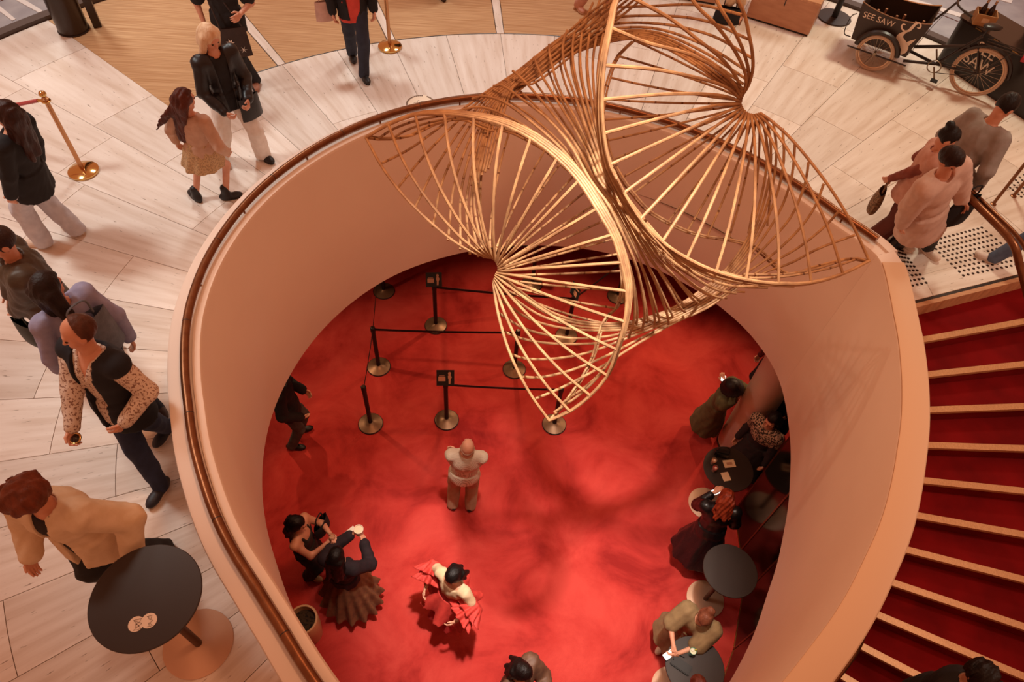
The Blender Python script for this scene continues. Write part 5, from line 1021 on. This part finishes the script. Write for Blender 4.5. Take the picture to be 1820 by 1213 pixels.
P7 = person('young person with long wind-blown brown hair in a beige top and lace skirt', (328, 178), 1.40, ZU, feet=[(348, 352), (412, 352)], face=75, girth=.86, hair=('flow', '5a2616', '43190e', .42, -1.), hp=5, hy=-20, toe=(62, -55), handL=(-.26, .02, .78), handR=(.27, .05, .76), pelv=.6,
    wear=[('top', 'blouse', cloth('cda58c', 'c09880'), dict(hem=.06, off=.016, wide=.014, noise=.007, sl=1.9)), ('skirt', 'lace_skirt', pattern('lace', 'c9a377', 'a8845e', 'speckle', 70, .8, thr=.52), dict(hemz=.54, r1=.20, amp=.06, np_=9))], shoes=('boot', '1c1413'))
P8 = person('blonde person in a black leather jacket and white trousers stepping towards the balustrade', (372, 66), 1.58, ZU, feet=[(474, 284), (398, 292)], face=-48, girth=.9, hair=('bob', 'efd0ac', 'd9b088'), hp=25, hy=10, pelv=.5, toe=(8, -4), handL=(-.10, .30, .98), handR=(.16, .26, .92), curl=.9,
    wear=[('trousers', 'trousers', cloth('ece2da', 'e0d4ca'), dict(wide=.035)), ('top', 'roll_neck', BLK, dict(hem=.10, off=.014, neck=.058)), ('top', 'leather_jacket', LEATH, dict(hem=.10, off=.024, open=.07, wide=.010, noise=.008))], shoes=('heel', '15100f'))
tote(P8['base']+P8['fw']*.16-P8['rt']*.16+np.array([0, 0, .92]), .24, .26, .09, -48+100, LEATH, 'black shoulder bag at the hip of the blonde person', 'shoulder_bag', [P8['SL']+np.array([0, 0, .07])+P8['fw']*.02])
P9 = person('person in black standing with a printed dark tote bag at the top left mat', None, 1.62, ZU, root=tuple(W(440, 156, ZU)[:2]), stance=((.14, .02), (-.10, .0)), face=-72, hair=('short', '2a1812', '1c100c'), handL=(-.16, .30, 1.12), handR=(.26, .06, .90), toe=(0, 0),
    wear=[('trousers', 'trousers', BLK, dict(wide=.022)), ('top', 'tee', cloth('1b1312'), dict(hem=.14, off=.026, sl=.8, wide=.03))], shoes=('shoe', 'a8745c', '9a6850'))
tc_ = P9['base']+P9['fw']*.22-P9['rt']*.02+np.array([0, 0, .93]); tb, tx, tn = tote(tc_, .30, .36, .05, -72+90, cloth('3b2a24', '33241f'), 'dark brown tote bag printed with white flower and star', 'tote_bag', [P9['SR']+np.array([0, 0, .075])])
PRT = mat('tote_print', 'd9cabc', .8)
def star(c, r0, r1, n, rot=0): return [c+tx*(r1 if k % 2 else r0)*math.cos(k*math.pi/n+rot)*1.+np.array([0, 0, 1])*(r1 if k % 2 else r0)*math.sin(k*math.pi/n+rot) for k in range(2*n)]
for (du, dv, r0, r1, n_) in ((-.05, -.16, .05, .022, 7), (.075, -.26, .045, .008, 6)): pts = star(tc_-tn*.034+tx*du+np.array([0, 0, dv]), r0, r1, n_); obj('flower_print' if n_ == 7 else 'star_print', Geo().add(pts, [tuple(range(2*n_))]), PRT, tb)
P10 = person('person in a black jacket over a red top and dark jeans walking off the mat', None, 1.58, ZU, root=tuple(W(640, 120, ZU)[:2]), feet=[(650, 143), (628, 106)], face=-70, hair=('long', '2a1812', '1c100c', .2), handL=(-.24, .1, .84), handR=(.25, .04, .84), pelv=.4, toe=(5, -5),
    wear=[('trousers', 'jeans', cloth('2b2f3e', '242836'), dict(wide=.014)), ('top', 'red_top', cloth('d2483c', 'c43f34'), dict(hem=.18, off=.016, sl=1.)), ('top', 'jacket', BLK, dict(hem=.14, off=.026, open=.12, wide=.012))], shoes=('shoe', '1a1413'))
tote(P10['base']-P10['fw']*.02+P10['rt']*.33+np.array([0, 0, .95]), .22, .24, .09, 20, cloth('cda596', 'c0988a'), 'pale pink handbag carried by the person in the red top', 'handbag')
P11 = person('person in dark trousers and boots whose foot shows at the top edge', None, 1.6, ZU, root=tuple(W(786, -10, ZU)[:2]), face=-90, stance=((-.02, .10), (.16, -.12)), wear=[('trousers', 'trousers', cloth('2a201d'), dict(wide=.01)), ('top', 'coat', cloth('2c2220'), dict(hem=.3, off=.03))], shoes=('boot', '3c2a22'))
P12 = person('person in pink trousers and pink sneakers behind the top of the sculpture', None, 1.55, ZU, root=tuple(W(1080, 18, ZU)[:2]), face=-60, stance=((-.08, -.02), (.40, -.18)), wear=[('trousers', 'trousers', cloth('d19a86', 'c68f7c'), dict(wide=.02)), ('top', 'top', cloth('c99482'), dict(hem=.1))], shoes=('sneaker', 'd7a594', 'e0c2b2'))
P13 = person('person in sandals and cropped cream trousers standing by the plywood cabinet', None, 1.55, ZU, root=tuple(W(1298, 36, ZU)[:2]), face=-100, stance=((.15, .02), (-.13, .0)), toe=(12, -12), wear=[('trousers', 'cropped_trousers', cloth('d9b793', 'cfa984'), dict(len=.45, wide=.02)), ('top', 'shirt', BLK, dict(hem=.15))], shoes=('sandal', '7a4a30'))
bgc = W(1296, 30, ZU+.18); tote(np.array([bgc[0]+.02, bgc[1]+.16, ZU+.24]), .36, .23, .16, -12, BLK, 'black bag on the floor behind the sandalled feet', 'shoulder_bag')
P14 = person('person behind the black counter in a dark apron with a bracelet', None, 1.60, ZU, root=tuple((ca+d*.70+nb*.92)[:2]), face=238, handL=(-.26, .34, .82), handR=(.24, .30, .80), lean=.08, wear=[('trousers', 'trousers', NAVY, {}), ('top', 'shirt', cloth('d8c0a0'), dict(sl=.9, hem=.1)), ('top', 'apron', cloth('20242e'), dict(sl=0, hem=.35, off=.028, neck=.11, vee=.1))], shoes=('shoe', '17110f'))
# --- stairhead group on the right
P15 = person('person in a grey shirt with short black hair walking away, rear of the stairhead group', (1786, 190), 1.66, ZU, face=22, hair=('short', '1a0f0d', '120a09'), hp=30, lean=.22, stance=((-.1, .1), (.1, -.12)), handL=(-.26, .12, .9), handR=(.26, .14, .9), girth=1.1, wear=[('trousers', 'trousers', NAVY, {}), ('top', 'shirt', cloth('9d948f', '90877f'), dict(hem=.18, off=.026, wide=.016, noise=.008, sl=1.9))], shoes=('shoe', '2a1a14'))
P16 = person('person with black hair in a bun and a pale pink collared top beside the stairhead', (1682, 246), 1.43, ZU, face=-20, hair=('bun', '180d0b', '100807'), hp=40, hy=10, stance=((-.09, .1), (.09, -.1)), handL=(-.24, .1, .8), handR=(*W(1580, 318, ZU+.82), 1), wear=[('trousers', 'trousers', cloth('5e2a20'), dict(wide=.02)), ('top', 'sleeves', cloth('8e4a3a', '7f4034'), dict(hem=.10, off=.015)), ('top', 'collared_vest', cloth('cf9d8b', 'c49280'), dict(hem=.14, off=.028, sl=.35, neck=.085))], shoes=('shoe', 'b5907a'))
tote(P16['WR']-np.array([0, 0, .16]), .22, .26, .12, 60, pattern('woven', '8a6a4c', '5e452f', 'speckle', 60), 'woven straw bag behind the person with the bun', 'straw_bag')
P17 = person('bearded person in an oversized cream shirt and white sneakers at the stairhead', (1688, 282), 1.65, ZU, feet=[(1650, 452), (1605, 436)], face=-62, hair=('short', '2c1710', '1f0f0b'), hp=42, hy=10, pelv=.55, handL=(-.30, .16, .86), handR=(.30, -.02, .74), girth=1.05, toe=(0, 0), wear=[('trousers', 'trousers', BLK, dict(wide=.01)), ('top', 'oversized_shirt', cloth('d6b4a4', 'ccaa9a'), dict(hem=.26, off=.036, wide=.034, noise=.010, flare=.05, sl=1.9))], shoes=('sneaker', 'd9c2b2', 'e6d6ca'))
tote(P17['WL']+np.array([.10, .05, -.02]), .36, .30, .14, 25, BLK, 'black shoulder bag hanging in front of the person in the cream shirt', 'shoulder_bag')
P18 = person('person in grey jeans and white sneakers stepping in at the right edge', None, 1.6, ZU, root=(6.15, 5.55), feet=[tuple(W(1752, 462, ZU)), (6.5, 5.45, ZU)], face=188, pelv=.4, wear=[('trousers', 'jeans', JEAN2, dict(wide=.014)), ('top', 'shirt', cloth('7a6a66'), dict(hem=.12))], shoes=('sneaker', 'd8c6ba', 'e2d4c8'), toe=(-40, 0))
k_ = 9; q = W(1745, 1198, ZU-RISE*11+1.62)
P19 = person('person with dark hair on the lowest visible steps in the bottom right corner', (1742, 1204), 1.60, ZU-RISE*11, face=-70, hair=('curly', '1c100c', '120a08'), wear=[('trousers', 'trousers', BLK, {}), ('top', 'coat', cloth('1f1a1a'), dict(hem=.2, off=.03))], shoes=('shoe', '17110f'))
# --- lower foyer
P20 = person('bald person in a white shirt and tan trousers on the red carpet', (831, 795), 1.60, 0, feet=[(803, 894), (838, 897)], face=88, hair=('fringe', 'a8785c', '8e6048'), hp=-5, girth=1.14, handL=(.10, .20, 1.02), handR=(-.10, .22, 1.05), pelv=.45, toe=(18, -12), wear=[('trousers', 'trousers', cloth('a98466', '9c7859'), dict(wide=.02)), ('top', 'shirt', pattern('shirt_stripe', 'd9c3ab', 'b39a82', 'stripe', 40, .8, 'Y', .6), dict(hem=.06, off=.018, wide=.016, noise=.006, sl=1.4))], shoes=('shoe', '1a1110'))
P21 = person('person in a red dress with big ruffled sleeves on the red carpet', (806, 1024), 1.50, 0, feet=[(806, 1103), (797, 1098)], face=-128, hair=('long', '160b0a', '0f0807', .10), hp=30, hy=0, handL=(-.24, .20, .98), handR=(.26, .14, 1.0), elbow=None, wear=[('top', 'cream_bodice', cloth('e0c09a', 'd6b48c'), dict(hem=-.10, off=.014, sl=.6, neck=.11, wide=.012)), ('skirt', 'red_dress', cloth('b3211d', 'a01a18'), dict(hemz=.42, r1=.27, amp=.16, np_=7, top=.24))], shoes=('sandal', 'b98a5c'))
RUF = cloth('c93a30', 'b82f28', .7)
for Wp, El in ((P21['WL'], P21['EL']), (P21['WR'], P21['ER'])):
    d_ = nrm(Wp-El); skin_obj('ruffle_sleeve', [surf([econe(El-d_*.06, El+d_*.10, frame(d_), (.07, .07), (.19, .17), .22, 11)], .02, .010, 0, .005, 45), surf([econe(El+d_*.05, El+d_*.20, frame(d_), (.09, .09), (.17, .15), .24, 9, 1.)], .02, .010, 0, .005, 45)], RUF, P21['t'])
skin_obj('peplum', [surf([econe(P21['PV']+np.array([0, 0, .16]), P21['PV']+np.array([0, 0, -.12]), P21['R'], (.16, .13), (.34, .30), .20, 8, .6)], .02, .012, 0, .006, 30)], RUF, P21['t'])
P22 = person('person in a black strappy top holding a glass near the left wall', (527, 932), 1.54, 0, face=-8, stance=((-.09, .02), (.09, .0)), hair=('long', '150b0a', '0d0706', .18), hp=20, hy=12, handL=(-.06, .34, 1.20), handR=(.02, .32, 1.18), curl=.9, wear=[('trousers', 'trousers', BLK, dict(wide=.03)), ('top', 'strappy_top', cloth('241c16'), dict(hem=.12, off=.013, sl=0, neck=.11, strap=1))], shoes=('shoe', 'b08a66'))
cg = (P22['palms'][0][0]+P22['palms'][1][0])/2+np.array([0, 0, .05]); t = thing('glass', 'small clear glass with a straw in the hands of the strappy-top person', 'glass', tuple(cg)); obj('tumbler', Geo().lathe(tuple(cg-np.array([0, 0, .05])), [(.028, 0), (.034, .09), (.031, .09), (.026, .008)], 18, False), GLS, t, True); obj('drink', Geo().lathe(tuple(cg-np.array([0, 0, .05])), [(.025, .009), (.029, .06), (0, .061)], 18, False), mat('drink_b98a6a', 'b98a6a', .3), t); obj('straw', Geo().tube([cg+np.array([.01, 0, -.03]), cg+np.array([-.05, .03, .10])], .004, 6), CREAM, t)
tote(P22['base']-P22['rt']*.20+P22['fw']*.16+np.array([0, 0, 1.18]), .26, .22, .14, 70, BLK, 'black bag tucked under the arm of the strappy-top person', 'shoulder_bag')
P23 = person('person in a dark purple cardigan and brown pleated skirt holding a white cup', (598, 990), 1.54, 0, face=72, stance=((-.10, .05), (.10, .05)), hair=('long', '150c0a', '0d0706', .30), hp=22, hy=8, handL=(-.06, .36, 1.22), handR=(.12, .34, 1.20), curl=.8, wear=[('skirt', 'pleated_skirt', cloth('7a4c2c', '683f24'), dict(hemz=.22, r1=.36, amp=.11, np_=15, top=.12)), ('top', 'cardigan', cloth('241019', '1a0b12'), dict(hem=.16, off=.026, wide=.02, noise=.007, open=.05))], shoes=('sneaker', 'd8c2ae', 'e2d2c0'))
cup((P23['palms'][0][0]+P23['palms'][1][0])/2+P23['fw']*.03+np.array([0, 0, .06]), 'large white cup held by the person in the purple cardigan', .055, .12)
nc = P23['palms'][0][0]+np.array([-.06, .02, -.01]); t = thing('paper_napkin', 'white folded napkin in the left hand of the cardigan person', 'napkin', tuple(nc)); obj('sheet', Geo().box(nc, (.13, .10, .01), .9, [[1, 0, .3], [0, 1, 0], [-.3, 0, 1]]), mat('white_paper', 'e2d3c0', .8), t); obj('fold', Geo().box(nc+np.array([.01, 0, .012]), (.11, .05, .008), .9, [[1, 0, .3], [0, 1, 0], [-.3, 0, 1]]), mat('white_paper', 'e2d3c0', .8), t)
P24 = person('person in a dark jacket and grey trousers half hidden by the left curved wall', None, 1.62, 0, root=tuple(W(527, 782, 0)[:2]), feet=[(540, 766), (527, 797)], face=8, hair=('short', '1c110d', None), handL=(-.2, .2, .95), handR=(.22, .18, .95), pelv=.5, wear=[('trousers', 'trousers', cloth('55504a', '48433e'), dict(wide=.012)), ('top', 'jacket', cloth('1c1413'), dict(hem=.16, off=.032, wide=.02))], shoes=('shoe', '17110f'))
P25 = person('person in a brown jacket looking at a phone at the bottom edge', (928, 1194), 1.56, 0, face=-40, hair=('long', '1c0d0a', '120806', .14), hp=30, hy=10, handL=(-.05, .36, 1.18), handR=(.08, .32, 1.15), curl=.7, wear=[('trousers', 'trousers', BLK, {}), ('top', 'jacket', cloth('6d4a36', '5f3f2e', .6), dict(hem=.18, off=.038, wide=.028, noise=.009, neck=.10))], shoes=('shoe', '17110f'))
phone(P25, 0, 'black phone in the hands of the brown-jacket person at the bottom edge', lit=False)
P26 = person('person in an olive dress and dark bucket hat by the pale column', (1301, 690), 1.52, 0, feet=[(1240, 752), (1254, 763)], face=150, hair=('hat', '1f1010', '170b0b'), hp=30, hy=0, handL=(*W(1288, 680, 1.28), 1), handR=(*W(1300, 716, 1.05), 1), pelv=.5, wear=[('top', 'olive_top', cloth('5c5230', '50472a'), dict(hem=.06, off=.024, sl=.95, wide=.04, noise=.007)), ('skirt', 'olive_dress', cloth('584c2c', '4c4226'), dict(hemz=.24, r1=.25, amp=.04, np_=8))], shoes=('sandal', '5a3424'))
phone(P26, 0, 'lit phone held up by the person in the olive dress', up_=nrm(np.array([.35, .1, 1.])))
P27 = person('person in a red patterned top and black trousers behind the pale column', None, 1.58, 0, root=(4.30, 5.95), face=200, hair=('long', '1c0d0a', None, .2), wear=[('trousers', 'trousers', BLK, dict(wide=.03)), ('top', 'patterned_top', pattern('red_floral', '7c2420', '4a1512', 'speckle', 30), dict(hem=.1, off=.02))], shoes=('shoe', '17110f'))
P28 = person('person in a black dress with white trim right of the pale column', None, 1.58, 0, root=(4.34, 5.38), face=190, hair=('long', '1c0d0a', None, .2), wear=[('skirt', 'black_dress', BLK, dict(hemz=.35, r1=.3, amp=.05, np_=8, top=.2)), ('top', 'black_top', BLK, dict(hem=.05, off=.02)), ('top', 'white_trim', cloth('c9a68e'), dict(hem=-.02, off=.022, sl=.0, neck=.06))], shoes=('shoe', '17110f'))
P29 = person('redhead in a sparkling black dress at the handbag table', (1290, 888), 1.53, 0, face=78, stance=((-.09, .0), (.09, -.02)), hair=('wavy', '9a3a1c', '6e2410', .18), hp=30, hy=0, handL=(-.06, .32, 1.22), handR=(.10, .26, 1.10), lean=.14, girth=1.08, wear=[('skirt', 'sequin_skirt', pattern('sequins', '141012', '8a5a4a', 'speckle', 120, .35, thr=.72), dict(hemz=.30, r1=.33, amp=.05, np_=9, top=.12)), ('top', 'sequin_top', pattern('sequins', '141012', '8a5a4a', 'speckle', 120, .35, thr=.72), dict(hem=.12, off=.022, wide=.02, sl=1.8, noise=.006))], shoes=('shoe', '2a1412'))
phone(P29, 0, 'large lit phone held by the redhead over the table', up_=nrm(np.array([-.2, -.15, 1.])))
P30 = person('person in black with a patterned scarf between the table and the tinted glass', None, 1.58, 0, root=(3.74, 4.60), face=215, hair=('long', '150a09', None, .2), wear=[('skirt', 'black_dress', BLK, dict(hemz=.3, r1=.27, amp=.04, np_=7, top=.15)), ('top', 'black_top', BLK, dict(hem=.1, off=.02)), ('top', 'patterned_scarf', pattern('scarf_print', 'b08a70', '2a1c18', 'speckle', 45), dict(hem=-.28, off=.034, sl=.45, neck=.06))], shoes=('shoe', '17110f'))
P31 = person('person in a khaki puff-sleeve dress using a phone at the bottom right table', (1254, 1096), 1.44, 0, feet=[(1205, 1128), (1176, 1152)], face=-128, hair=('bun', '8a5038', '6e3c28'), hp=45, hy=5, pelv=.55, handL=(-.02, .42, 1.08), handR=(.06, .38, 1.10), curl=.7, wear=[('skirt', 'khaki_skirt', cloth('8a6f4c', '7d6342'), dict(hemz=.32, r1=.30, amp=.05, np_=9)), ('top', 'khaki_top', cloth('927650', '846947'), dict(hem=.08, off=.028, sl=.9, wide=.055, noise=.008))], shoes=('sneaker', 'd9b698', 'd9b698'))
phone(P31, 0, 'lit phone in the hands of the khaki-dress person', up_=nrm(np.array([.1, .15, 1.])))
P32 = person('auburn-haired person resting an arm on the bottom right table at the frame edge', (1240, 1222), 1.40, 0, feet=[(2.12, 1.16, 0.), (2.36, 1.14, 0.)], pelv=.2, face=100, hair=('short', '6e2e1e', '54200f'), hp=30, lean=.12, handL=(-.30, .26, 1.10), handR=(.24, .2, 1.05), wear=[('trousers', 'trousers', BLK, {}), ('top', 'shirt', cloth('5a3a2c'), dict(sl=.6, hem=.1))], shoes=('shoe', '17110f'))
